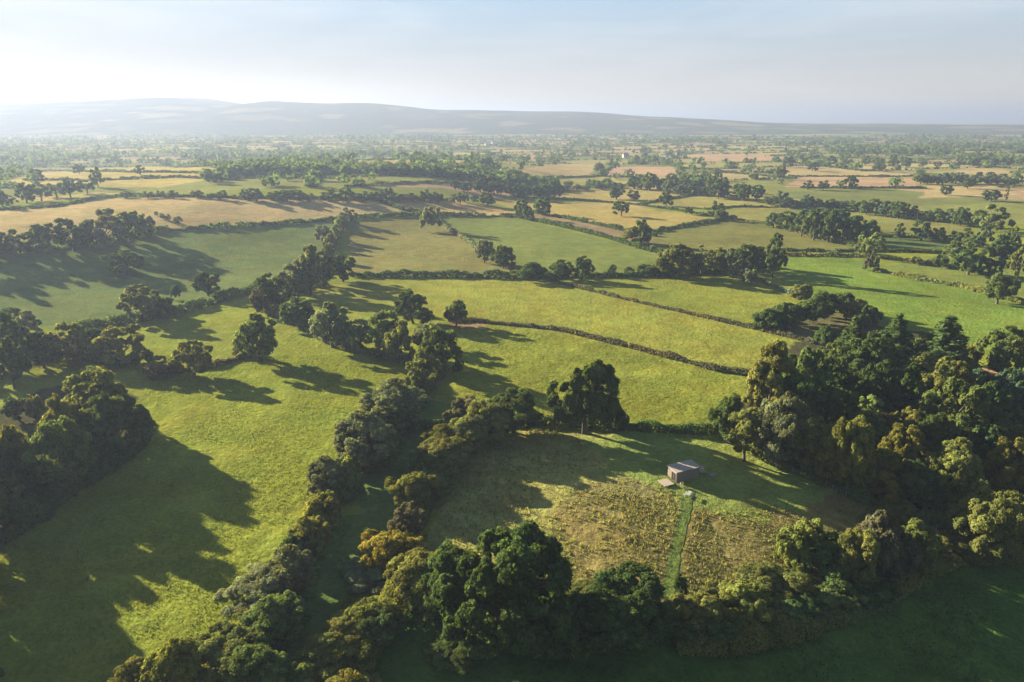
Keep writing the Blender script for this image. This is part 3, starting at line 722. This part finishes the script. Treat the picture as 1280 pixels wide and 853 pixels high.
for args in [
 ([(553,462),(530,490),(503,522),(470,560),(445,585),(418,622),(396,655),(375,700),(338,760),(310,810),(270,880)], 3.2, 4.2, 'ol', 'tall tangled hedge forming left side of the green lane'),
 ([(600,548),(568,575),(545,612),(522,650),(506,700),(500,750),(482,790),(458,830),(428,885)], 3.0, 3.4, 'yl', 'tall tangled hedge forming right side of the green lane'),
 ([(330,388),(372,405),(412,428),(450,440),(500,450),(550,465)], 2.6, 4.0, 'gy', 'bushy hedge slanting under the trees at top of left lane hedge'),
 ([(560,762),(600,792),(680,808),(760,802),(830,790)], 3.0, 4.4, 'gn', 'dark thicket under the big foreground oaks'),
 ([(840,800),(900,802),(990,785),(1080,755),(1150,712),(1210,698),(1290,694)], 2.4, 5.0, 'ol', 'low scrubby hedge along bottom edge of the hut meadow'),
 ([(905,545),(950,570),(1010,596),(1070,622),(1130,648),(1190,660)], 2.2, 2.6, 'gn', 'leafy bank under the wood edge beside the hut meadow'),
 ([(-40,700),(30,650),(85,612),(130,588),(170,556),(180,532)], 3.2, 6.0, 'dk', 'dark thicket along the field edge of left edge wood'),
 ([(-40,445),(40,450),(100,445),(160,457)], 3.0, 6.0, 'dk', 'hazy thicket under the left clump'),
 ([(-30,318),(50,314),(120,306),(185,292)], 3.0, 5.0, 'dk', 'hazy thicket under the tree row on left hillside'),
 ([(325,385),(365,368),(395,355),(410,322),(420,296),(434,277)], 3.0, 4.0, 'gy', 'bushy hedge under the tree line down left hillside'),
 ([(825,342),(870,340),(915,338),(975,335)], 2.6, 4.0, 'gy', 'bushy hedge under the clump beyond middle hedge'),
 ([(945,411),(985,400),(1010,385),(1050,380),(1075,396),(1088,406)], 2.8, 4.0, 'dk', 'dark curved hedge round the grey paddock'),
]: hedge(*args, wob=.6)

# ------------------------------------------------------------------ the far country: hedgerows and woods nobody could count
def distant():
    n = 480000
    th = np.radians(rng.uniform(-52, 52, n)); r = np.exp(rng.uniform(math.log(640), math.log(7800), n))
    x = r * np.sin(th); y = r * np.cos(th)
    _, db = cells(x, y)
    u, v, d = proj(x, y, ground_z(x, y))
    keepout = np.zeros(n, bool)
    for nm, c, poly in FX:
        if nm not in ('front', 'lane', 'meadow', 'floor'): keepout |= inside(poly, x, y)
    keepout |= (v > 236) | (y > 3000)
    wn = vnoise(x / 420, y / 260, 61) * .65 + vnoise(x / 150, y / 110, 62) * .35
    wood = (wn > np.where(r < 1500, .76, .69)) & (rng.uniform(size=n) < .12)
    hd = (db < 1.6 + r * .0013) & (rng.uniform(size=n) < np.clip(.35 + r / 4000, 0, 1))
    stray = rng.uniform(size=n) < .0016
    H = np.zeros((0,))
    def mass(sel, hmin, hmax, name, label, extra):
        sel = sel & ~keepout
        X = x[sel]; Y = y[sel]; rr = r[sel]; m = len(X)
        h = rng.uniform(hmin, hmax, m); 
        tall = rng.uniform(size=m) < extra; h[tall] = rng.uniform(7, 13, tall.sum())
        w = h * rng.uniform(.9, 1.5, m) * np.where(tall, 1, np.clip(rr / 1000, 1.2, 2.6))
        Z = np.maximum(ground_z(X, Y), np.where(Y > 2900, ridge_height(X, Y), -99))
        V = []; Fc = []; Cc = []; base = 0
        for k, (lo, hi, q) in enumerate(((0, 1200, 30), (1200, 2600, 14), (2600, 9e9, 7))):
            b = (rr >= lo) & (rr < hi); mm = b.sum()
            if not mm: continue
            g = rng.normal(size=(mm, q, 3)); g /= np.linalg.norm(g, axis=2, keepdims=True)
            lump = g * rng.uniform(.55, 1.05, (mm, q, 1))
            p = np.stack([X[b][:, None] + lump[..., 0] * w[b][:, None] / 2, Y[b][:, None] + lump[..., 1] * w[b][:, None] / 2,
                          Z[b][:, None] + h[b][:, None] * (.5 + .5 * lump[..., 2])], -1).reshape(-1, 3)
            nn = (g + rng.normal(0, .35, g.shape)).reshape(-1, 3); nn /= np.linalg.norm(nn, axis=1, keepdims=True)
            sz = np.repeat(np.maximum(h[b], w[b]) * {0: .24, 1: .34, 2: .48}[k], q) * rng.uniform(.7, 1.2, mm * q)
            vv, ff = leaf_faces(p, nn, sz)
            V.append(vv); Fc.append(ff + base); base += len(vv)
            tv = np.repeat(rng.uniform(.7, 1.3, mm), q) * rng.uniform(.8, 1.2, mm * q); Cc.append(np.repeat(np.stack([tv] * 3, 1), 4, 0))
        o = mesh_np(name, np.concatenate(V), np.concatenate(Fc), LEAF, None, False, np.concatenate(Cc))
        o.color = (*TINT['dk'], 1)
        tag(o, label, 'trees' if 'wood' in name else 'hedges', None, 'stuff')
        print(name, m, base // 4)
    mass(hd & ~wood, 1.6, 3.0, 'distant_hedgerows', 'hazy hedgerows with trees dividing the far fields up to the hills', .055)
    mass(wood | stray, 7, 13, 'distant_woodland', 'hazy patches of woodland between far fields and the hills', 1.0)
distant()

# ------------------------------------------------------------------ rough grass
def tufts(name, label, polys, dens, hmin, hmax, cols, per, patch=0.0, avoid=(), rmax=300, wide=.5):
    V = []; Cc = []
    for poly in polys:
        lo = poly.min(0); hi = poly.max(0); hi[1] = min(hi[1], rmax)
        n = int(max(0, (hi[0] - lo[0]) * (hi[1] - lo[1]) * dens))
        x = rng.uniform(lo[0], hi[0], n); y = rng.uniform(lo[1], hi[1], n)
        k = inside(poly, x + 9 * (vnoise(x / 6, y / 6, 73) - .5), y + 9 * (vnoise(x / 6, y / 6, 74) - .5)) & (np.hypot(x, y) < rmax)
        for a in avoid: k &= ~inside(a, x, y)
        if patch: k &= (vnoise(x / 7, y / 7, 71) * .6 + vnoise(x / 2.5, y / 2.5, 72) * .4) > patch * rng.uniform(.8, 1.2, n)
        u, v, d = proj(x, y, ground_z(x, y)); k &= (u > -60) & (u < 1340) & (v < 900)
        x = x[k]; y = y[k]; n = len(x); z = ground_z(x, y)
        h = rng.uniform(hmin, hmax, n)
        c = np.array(cols)[rng.integers(len(cols), size=n)] * rng.uniform(.86, 1.14, (n, 1))
        for b in range(per):
            a = rng.uniform(0, 6.28, n); w = h * rng.uniform(.35, .8, n) * wide * 2; lean = rng.normal(0, .35, (n, 2)) * h[:, None]
            ox = rng.normal(0, .12, n); oy = rng.normal(0, .12, n)
            cx, cy = np.cos(a) * w / 2, np.sin(a) * w / 2
            q = np.stack([np.stack([x + ox - cx, y + oy - cy, z - .08], 1), np.stack([x + ox + cx, y + oy + cy, z - .08], 1),
                          np.stack([x + ox + cx * .55 + lean[:, 0], y + oy + cy * .55 + lean[:, 1], z + h], 1),
                          np.stack([x + ox - cx * .55 + lean[:, 0], y + oy - cy * .55 + lean[:, 1], z + h * .85], 1)], 1)
            V.append(q.reshape(-1, 3)); Cc.append(np.repeat(c, 4, 0))
    V = np.concatenate(V); Cc = np.concatenate(Cc)
    o = mesh_np(name, V, np.arange(len(V)).reshape(-1, 4), LEAF, None, False, Cc)
    o.color = (1, 1, 1, 1)
    tag(o, label, 'grass', None, 'stuff'); print(name, len(V) // 4)
poly = lambda nm: [p for n, c, p in FX if n == nm]
def ribbon(P, w):
    d = np.gradient(P, axis=0); d /= np.linalg.norm(d, axis=1, keepdims=True); n = np.stack([-d[:, 1], d[:, 0]], 1)
    return np.concatenate([P + n * w / 2, (P - n * w / 2)[::-1]])
PATHPOLY = ribbon(PW, 2.6)
tufts('tall_grass', 'straw coloured tall grass and bracken in the meadow around the mown path', poly('bracken'), 8, .08, .30,
      [(.20,.165,.08), (.17,.145,.066), (.15,.142,.06), (.12,.125,.046), (.135,.132,.05), (.23,.19,.105)], 3, .40, [PATHPOLY], wide=.30)
tufts('meadow_grass', 'dull green uncut grass of the hut meadow', poly('meadow'), 2.6, .2, .5,
      [(.18,.185,.066), (.19,.182,.07), (.155,.17,.058), (.215,.19,.085)], 2, .30, poly('mown') + [PATHPOLY])
NEARP = np.array([unproj(*p) for p in [(-60,870),(-60,660),(180,560),(200,480),(330,450),(440,440),(500,480),(400,600),(300,740),(130,870)]])
tufts('pasture_grass', 'tussocky grass of the sunny pasture left of the lane', [NEARP], 6, .08, .24,
      [(.115,.15,.027), (.105,.145,.025), (.13,.155,.03), (.145,.155,.036)], 2, 0)
MIDP = np.array([unproj(*p) for p in [(570,500),(600,540),(690,526),(900,536),(930,520),(942,474),(890,466),(700,418),(560,408)]])
tufts('field_grass', 'tussocky grass of the pasture behind the lone oak', [MIDP], 3.2, .10, .28,
      [(.115,.15,.027), (.13,.155,.03), (.145,.155,.036)], 2, 0)

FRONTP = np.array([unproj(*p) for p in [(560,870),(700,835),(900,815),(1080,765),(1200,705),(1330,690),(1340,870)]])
tufts('front_grass', 'lush grass of the shaded bottom right field, shade in its colour', [FRONTP], 5, .10, .30,
      [(.034,.075,.028), (.045,.085,.03), (.05,.078,.03), (.03,.062,.025)], 2, .30)  # blade colours darkened like the field, part of its shade painted in
# mown path through the meadow, a sheet on the ground
def path():
    t = np.linspace(0, len(PW) - 1, 90); P = np.stack([np.interp(t, np.arange(len(PW)), PW[:, k]) for k in (0, 1)], 1)
    d = np.gradient(P, axis=0); d /= np.linalg.norm(d, axis=1, keepdims=True); n = np.stack([-d[:, 1], d[:, 0]], 1)
    rows = []
    w = .85 + .35 * vnoise(t * 3, t * 0, 81)
    w2 = .85 + .35 * vnoise(t * 3, t * 0 + 5, 81)
    for k in np.linspace(-1, 1, 9): rows.append(P + n * (k * np.where(k > 0, w, w2))[:, None])
    Q = np.stack(rows, 1)
    Z = ground_z(Q[..., 0], Q[..., 1]) + .06
    V = np.concatenate([Q, Z[..., None]], -1).reshape(-1, 3)
    idx = np.arange(90 * 9).reshape(90, 9)
    f = np.stack([idx[:-1, :-1], idx[:-1, 1:], idx[1:, 1:], idx[1:, :-1]], -1).reshape(-1, 4)
    col = np.tile(np.array((.080, .122, .032)), (len(V), 1))
    o = mesh_np('path', V, f, GRASS, None, True, col); tag(o, kind='structure')
path()

# ------------------------------------------------------------------ the hut and what stands round it
WOOD_W = plain('weathered_boards', (.20, .17, .152), (.14, .118, .108), 3, .85, (1, 1, 9), .3)
ROOF = plain('felt_roof', (.30, .25, .225), (.22, .185, .165), 2.2, .7, (1, 6, 1), .2)
DARKG = plain('dark_glass', (.015, .014, .014), (.03, .026, .024), 2, .15)
FRAME = plain('painted_frame', (.16, .13, .12), None, 4, .6)
DECKM = plain('deck_boards', (.28, .235, .19), (.20, .17, .14), 3, .8, (8, 1, 1), .3)
METAL = plain('grey_metal', (.35, .36, .38), None, 5, .4)
PALEW = plain('pale_timber', (.46, .40, .33), (.33, .28, .23), 6, .8, (1, 6, 1), .3)
GREYW = plain('grey_timber', (.33, .32, .31), (.22, .21, .21), 6, .8, (1, 6, 1), .3)
STONE = plain('grey_stone', (.30, .29, .28), (.20, .20, .19), 5, .9, (1, 1, 1), .5)
A = unproj(845, 603.5); B = unproj(873.5, 597); D_pt = unproj(832.5, 597)
ax = B - A; LEN = float(np.linalg.norm(ax)); ANG = math.atan2(ax[1], ax[0]); ax /= LEN; ay = np.array([-ax[1], ax[0]])
WID = 3.1; HT = 2.35
zc = gz(*(A + ax * LEN / 2)) + .12
hut = empty('garden_hut', (A[0], A[1], zc), ANG)
tag(hut, 'small brown flat roofed timber hut alone in the rough meadow', 'hut')
print('hut', A, LEN, ANG)
m = MB(); m.box((LEN / 2, WID / 2, HT / 2 - .15), (LEN, WID, HT + .3))
                                                      # board joints: vertical battens along the walls
for i in range(int(LEN / .3) + 1): m.box((.02 + i * (LEN - .04) / int(LEN / .3), -.012, HT / 2), (.045, .024, HT - .06))
for i in range(9):
    if i in (1, 2, 3, 4): continue
    m.box((-.012, .1 + i * (WID - .2) / 8, HT / 2), (.024, .045, HT - .06))
o = m.build('wall', WOOD_W, hut)
m = MB(); m.box((LEN / 2, WID / 2, HT + .10), (LEN + .5, WID + .5, .14), 0, (.0, .055)); rf = m.build('roof', ROOF, hut)
m = MB()
for i in range(10): m.box((-.1 + i * (LEN + .2) / 9, WID / 2, HT + .185), (.05, WID + .46, .03), 0, (0, .055))
m.build('roof_seam', ROOF, rf)
m = MB(); m.box((LEN / 2, -.275, HT + .085), (LEN + .5, .05, .2)); m.build('fascia', FRAME, hut)
m = MB(); m.box((-.03, .98, .98), (.05, 1.25, 1.9)); dr = m.build('door', DARKG, hut)
m = MB()
for y_, z_, sy, sz in ((.32, .98, .09, 2.02), (1.64, .98, .09, 2.02), (.98, 1.98, 1.23, .08), (.98, .98, .05, 1.9)): m.box((-.045, y_, z_), (.07, sy, sz))
m.build('door_frame', FRAME, dr)
m = MB(); m.box((-.1, .90, 1.0), (.04, .03, .22)); m.build('handle', METAL, dr)
m = MB(); m.box((LEN * .55, -.02, 1.25), (1.1, .03, .7)); wn = m.build('window', WOOD_W, hut)

def at(u, v): p = unproj(u, v); return p[0], p[1], gz(*p) + .1
x, y, z = at(832, 605)
dk = empty('wooden_deck', (x, y, z + .05), ANG); tag(dk, 'pale plank deck on the grass before the hut door', 'deck')
m = MB()
for i in range(14): m.box((-1.2 + i * .185, 0, .22), (.165, 2.7, .045))
m.build('planks', DECKM, dk)
m = MB()
for yy in (-1.2, 0, 1.2): m.box((0, yy, .12), (2.5, .1, .14))
m.build('joist', GREYW, dk)

def bench_table(u, v, rz):
    x, y, z = at(u, v)
    e = empty('picnic_table', (x, y, z), rz); tag(e, 'grey picnic table at head of the mown path', 'table')
    m = MB()
    for i in range(5): m.box((0, -.32 + i * .16, .74), (1.8, .14, .045))
    m.build('tabletop', GREYW, e)
    for s in (-1, 1):
        m = MB()
        for i in range(2): m.box((0, s * (.68 + i * .15), .45), (1.8, .13, .045))
        m.build('seat', GREYW, e)
        m = MB(); m.tube([(s * .6, -.78, -.1), (s * .6, -.25, .72)], [.05, .05], 6).tube([(s * .6, .78, -.1), (s * .6, .25, .72)], [.05, .05], 6).box((s * .66, 0, .40), (.05, 1.6, .08))
        m.build('leg_frame', GREYW, e)
bench_table(861, 621, ANG + .6)
def chair(u, v, rz):
    x, y, z = at(u, v)
    e = empty('garden_chair', (x, y, z), rz); tag(e, 'pale slatted garden chair beside near corner of the hut', 'chair')
    m = MB()
    for i in range(5): m.box((0, -.24 + i * .12, .45), (.6, .1, .03))
    m.build('seat', PALEW, e)
    m = MB()
    for i in range(5): m.box((-.24 + i * .12, .34, .85), (.09, .03, .75), 0, (0, .0))
    m.build('backrest', PALEW, e)
    for sx in (-1, 1):
        for sy, top in ((-1, .62), (1, 1.2)): 
            m = MB(); m.box((sx * .29, sy * .28, top / 2 - .05), (.06, .06, top + .1)); m.build('leg', PALEW, e)
        m = MB(); m.box((sx * .33, 0, .65), (.08, .62, .035)); m.build('armrest', PALEW, e)
chair(852, 608.5, ANG + 2.6)
x, y, z = at(891, 595)
tr = empty('stone_trough', (x, y, z), ANG + .1); tag(tr, 'small grey stone trough on mown grass right of the hut', 'trough')
m = MB(); m.box((0, 0, .05), (1.3, .6, .3))
for a_, b_, c_, d_ in ((0, .26, 1.3, .08), (0, -.26, 1.3, .08)): m.box((a_, b_, .31), (c_, d_, .22))
for s in (-1, 1): m.box((s * .61, 0, .31), (.08, .44, .22))
m.build('basin', STONE, tr)
x, y, z = at(878, 590)
lp = empty('timber_stack', (x, y, z), ANG + 1.3); tag(lp, 'pale stack of sawn logs against far end of the hut', 'logs')
for i in range(4):
    for k in range(4 - i if i < 3 else 1):
        m = MB(); yy = (k - (3 - i) / 2) * .3
        m.tube([(-.7 + random.uniform(-.1, .1), yy, .12 + i * .25), (.7, yy, .12 + i * .25)], [.15, .14], 9); m.build('log', PALEW, lp, True)

# wire fence along the wood
fl = [(905,552),(950,574),(1010,600),(1070,626),(1120,646),(1170,664)]
FP = np.array([unproj(*p) for p in fl]); seg = np.hypot(*np.diff(FP, axis=0).T); acc = np.concatenate([[0], np.cumsum(seg)])
fe = empty('wire_fence', (FP[0][0], FP[0][1], gz(*FP[0]))); tag(fe, 'thin post and wire fence between hut meadow and the wood', 'fence')
n = int(acc[-1] / 2.9); pp = []
pm = MB().box((0, 0, .5), (.11, .11, 1.6)).mesh('post', GREYW)
for i in range(n + 1):
    t = acc[-1] * i / n; x = np.interp(t, acc, FP[:, 0]); y = np.interp(t, acc, FP[:, 1]); z = gz(x, y)
    p = link('post', pm, fe); p.location = (x - FP[0][0], y - FP[0][1], z - gz(*FP[0])); p.rotation_euler = (random.uniform(-.05, .05), random.uniform(-.05, .05), random.uniform(0, 1))
    pp.append(np.array(p.location))
m = MB()
for hh in (.35, .75, 1.15): m.tube([q + np.array([0, 0, hh]) for q in pp], [.012] * len(pp), 4)
m.build('wire', METAL, fe)

# far farm buildings
PW_ = plain('white_render', (.42, .41, .39), None, 1, .8); RW_ = plain('slate_roof', (.20, .17, .16), None, 1, .7); PR_ = plain('pale_sheet_roof', (.45, .45, .45), None, 1, .5)
WIN_ = plain('window_dark', (.03, .035, .04), None, 1, .2)
def house(u, v, L_, W_, H_, rz, name, label, cat, roofm, grp):
    x, y = unproj(u, v); e = empty(name, (x, y, gz(x, y) - .2), rz); tag(e, label, cat, grp)
    m = MB(); m.box((0, 0, H_ / 2), (L_, W_, H_)); m.build('wall', PW_, e)
    m = MB(); rh = W_ * .32
    m.v += [(-L_/2-.3, -W_/2-.3, H_-.05), (L_/2+.3, -W_/2-.3, H_-.05), (L_/2+.3, W_/2+.3, H_-.05), (-L_/2-.3, W_/2+.3, H_-.05), (-L_/2-.3, 0, H_+rh), (L_/2+.3, 0, H_+rh)]
    m.f += [[0,1,5,4],[2,3,4,5],[0,4,3],[1,2,5],[3,2,1,0]]
    r_ = m.build('roof', roofm, e)
    if cat == 'house':
        m = MB(); m.box((L_ * .35, 0, H_ + rh + .3), (1.0, .8, 1.6)); m.build('chimney', RW_, r_)
        for k in range(3):
            for zz in (1.5, 4.1):
                m = MB(); m.box((-L_ / 3 + k * L_ / 3, -W_ / 2 - .02, zz), (1.2, .1, 1.3)); m.build('window', WIN_, e)
    else:
        m = MB(); m.box((0, -W_ / 2 - .02, H_ * .4), (L_ * .3, .1, H_ * .8)); m.build('door', WIN_, e)
for i, (u, v, L_, W_, H_, rz, lb) in enumerate([
 (613, 182.5, 30, 14, 6, .1, 'long white farm shed beyond the far pale fields, leftmost'), (619, 182.5, 22, 12, 7, .5, 'taller white farm shed beside the long one, far away'),
 (528, 173.5, 60, 24, 9, .05, 'biggest pale farm shed in the hazy far left centre')]):
    house(u, v, L_, W_, H_, rz, 'barn', lb, 'barn', PR_, 'far white farm sheds')
for i, (u, v, rz, lb) in enumerate([
 (782, 197, .3, 'small white house among dark trees, leftmost of the hamlet'), (806, 196.5, -.4, 'small white house in the middle of the tree hidden hamlet'),
 (832, 197, .9, 'small white house at right end of the hamlet, gable turned'), (849, 195.5, .1, 'farthest small white house of the hamlet at the wood edge')]):
    house(u, v, 13, 8, 5.6, rz, 'house', lb, 'house', RW_, 'white houses of the hamlet')

# ------------------------------------------------------------------ air
def haze():
    m, N, L, out = nodes('haze_air')
    v = N.new('ShaderNodeVolumePrincipled')
    v.inputs['Color'].default_value = (.25, .305, .475, 1); v.inputs['Density'].default_value = HAZE_D
    v.inputs['Anisotropy'].default_value = .3
    L.new(v.outputs[0], out.inputs['Volume'])
    try: m.cycles.homogeneous_volume = True
    except Exception: pass
    me = bpy.data.meshes.new('haze'); X, Yl, Yh, zl, zh = 15800, -15800, 15800, -38, 192
    me.from_pydata([(-X,Yl,zl),(X,Yl,zl),(X,Yh,zl),(-X,Yh,zl),(-X,Yl,zh),(X,Yl,zh),(X,Yh,zh),(-X,Yh,zh)], [],
                   [(0,3,2,1),(4,5,6,7),(0,1,5,4),(1,2,6,5),(2,3,7,6),(3,0,4,7)])
    me.materials.append(m)
    tag(link('haze', me), kind='stuff')
HAZE_D = 2.3e-4
haze()

# ------------------------------------------------------------------ sky, sun, camera
VEIL, SKY_LOW, SKY_HIGH = .60, .60, .95
w = bpy.data.worlds.new('World'); S.world = w; w.use_nodes = True
N = w.node_tree.nodes; L = w.node_tree.links; N.clear()
out = N.new('ShaderNodeOutputWorld'); bg = N.new('ShaderNodeBackground'); bg.inputs[1].default_value = .05
sky = N.new('ShaderNodeTexSky'); sky.sky_type = 'NISHITA'; sky.sun_disc = False
sky.sun_elevation = SUN_EL; sky.sun_rotation = -SUN_AZ; sky.air_density = 1.0; sky.dust_density = .8; sky.ozone_density = 3.0
tc = N.new('ShaderNodeTexCoord'); mp = N.new('ShaderNodeMapping'); mp.inputs['Scale'].default_value = (1.2, 1.2, 9.0); mp.inputs['Rotation'].default_value = (R(3), R(-5), 0)
nz = N.new('ShaderNodeTexNoise'); nz.inputs['Scale'].default_value = 2.2; nz.inputs['Detail'].default_value = 7; nz.inputs['Roughness'].default_value = .52; nz.inputs['Distortion'].default_value = .35
mr = N.new('ShaderNodeMapRange'); mr.inputs[1].default_value = .46; mr.inputs[2].default_value = .70; mr.inputs[3].default_value = 0; mr.inputs[4].default_value = .45
br = N.new('ShaderNodeHueSaturation'); br.inputs['Saturation'].default_value = .2; br.inputs['Value'].default_value = 1.22
mx = N.new('ShaderNodeMix'); mx.data_type = 'RGBA'
L.new(tc.outputs['Generated'], mp.inputs[0]); L.new(mp.outputs[0], nz.inputs['Vector']); L.new(nz.outputs['Fac'], mr.inputs[0])
# pale moist air low in the sky, clear deep air overhead
sep = N.new('ShaderNodeSeparateXYZ'); L.new(tc.outputs['Generated'], sep.inputs[0])
low = N.new('ShaderNodeMapRange'); low.interpolation_type = 'SMOOTHSTEP'
low.inputs[1].default_value = .13; low.inputs[2].default_value = .40; low.inputs[3].default_value = VEIL; low.inputs[4].default_value = 0
L.new(sep.outputs[2], low.inputs[0])
hi = N.new('ShaderNodeMapRange'); hi.interpolation_type = 'SMOOTHSTEP'
hi.inputs[1].default_value = .15; hi.inputs[2].default_value = .55; hi.inputs[3].default_value = SKY_LOW; hi.inputs[4].default_value = SKY_HIGH
L.new(sep.outputs[2], hi.inputs[0])
veil = N.new('ShaderNodeMix'); veil.data_type = 'RGBA'; 
vc = N.new('ShaderNodeMix'); vc.data_type = 'RGBA'; vc.inputs[6].default_value = (4.7, 4.25, 3.85, 1); vc.inputs[7].default_value = (3.3, 4.7, 6.2, 1)
vr = N.new('ShaderNodeMapRange'); vr.inputs[1].default_value = .02; vr.inputs[2].default_value = .16; L.new(sep.outputs[2], vr.inputs[0])
L.new(vr.outputs[0], vc.inputs[0]); L.new(vc.outputs[2], veil.inputs[7])
L.new(low.outputs[0], veil.inputs[0])
# bright air round the sun levels off instead of blowing out
kk = 9.0
ad = N.new('ShaderNodeVectorMath'); ad.operation = 'ADD'; ad.inputs[1].default_value = (kk, kk * .92, kk * .82)
dv = N.new('ShaderNodeVectorMath'); dv.operation = 'DIVIDE'; ml = N.new('ShaderNodeVectorMath'); ml.operation = 'MULTIPLY'; ml.inputs[1].default_value = (kk, kk * .92, kk * .82)
L.new(sky.outputs[0], ad.inputs[0]); L.new(sky.outputs[0], dv.inputs[0]); L.new(ad.outputs[0], dv.inputs[1]); L.new(dv.outputs[0], ml.inputs[0]); L.new(ml.outputs[0], veil.inputs[6])
L.new(veil.outputs[2], br.inputs['Color']); L.new(mr.outputs[0], mx.inputs[0]); L.new(veil.outputs[2], mx.inputs[6]); L.new(br.outputs[0], mx.inputs[7])
glow = N.new('ShaderNodeMapRange'); glow.interpolation_type = 'SMOOTHSTEP'      # brightest air right on the horizon
glow.inputs[1].default_value = .0; glow.inputs[2].default_value = .085; glow.inputs[3].default_value = 1.22; glow.inputs[4].default_value = 1.0
L.new(sep.outputs[2], glow.inputs[0])
gm = N.new('ShaderNodeMath'); gm.operation = 'MULTIPLY'; L.new(hi.outputs[0], gm.inputs[0]); L.new(glow.outputs[0], gm.inputs[1])
sc = N.new('ShaderNodeVectorMath'); sc.operation = 'SCALE'; L.new(mx.outputs[2], sc.inputs[0]); L.new(gm.outputs[0], sc.inputs['Scale'])
L.new(sc.outputs[0], bg.inputs[0]); L.new(bg.outputs[0], out.inputs[0])

sl = bpy.data.lights.new('sun', 'SUN'); sl.energy = 5.0; sl.angle = R(.5); sl.color = (1.0, .87, .60)
so = bpy.data.objects.new('sun', sl); C.objects.link(so); so.location = (-300, 300, 400)
so.rotation_euler = (R(90) - SUN_EL, 0, math.pi + SUN_AZ)     # shines along (DX, DY) and down

cd = bpy.data.cameras.new('camera'); cd.sensor_width = 36; cd.lens = F / 1280 * 36; cd.clip_end = 60000; cd.clip_start = .5
co = bpy.data.objects.new('camera', cd); C.objects.link(co); co.location = (0, 0, CAM_H); co.rotation_euler = (R(90) - PITCH, 0, 0)
S.camera = co

S.render.engine = 'CYCLES'
cy = S.cycles
cy.max_bounces = 6; cy.diffuse_bounces = 3; cy.transmission_bounces = 3; cy.volume_bounces = 1; cy.transparent_max_bounces = 8
cy.use_denoising = True
try: cy.denoiser = 'OPENIMAGEDENOISE'
except Exception: pass
cy.sample_clamp_indirect = 6
S.view_settings.view_transform = 'Standard'; S.view_settings.look = 'None'
S.view_settings.gamma = 1; S.view_settings.use_curve_mapping = False
S.view_settings.exposure = 2.55
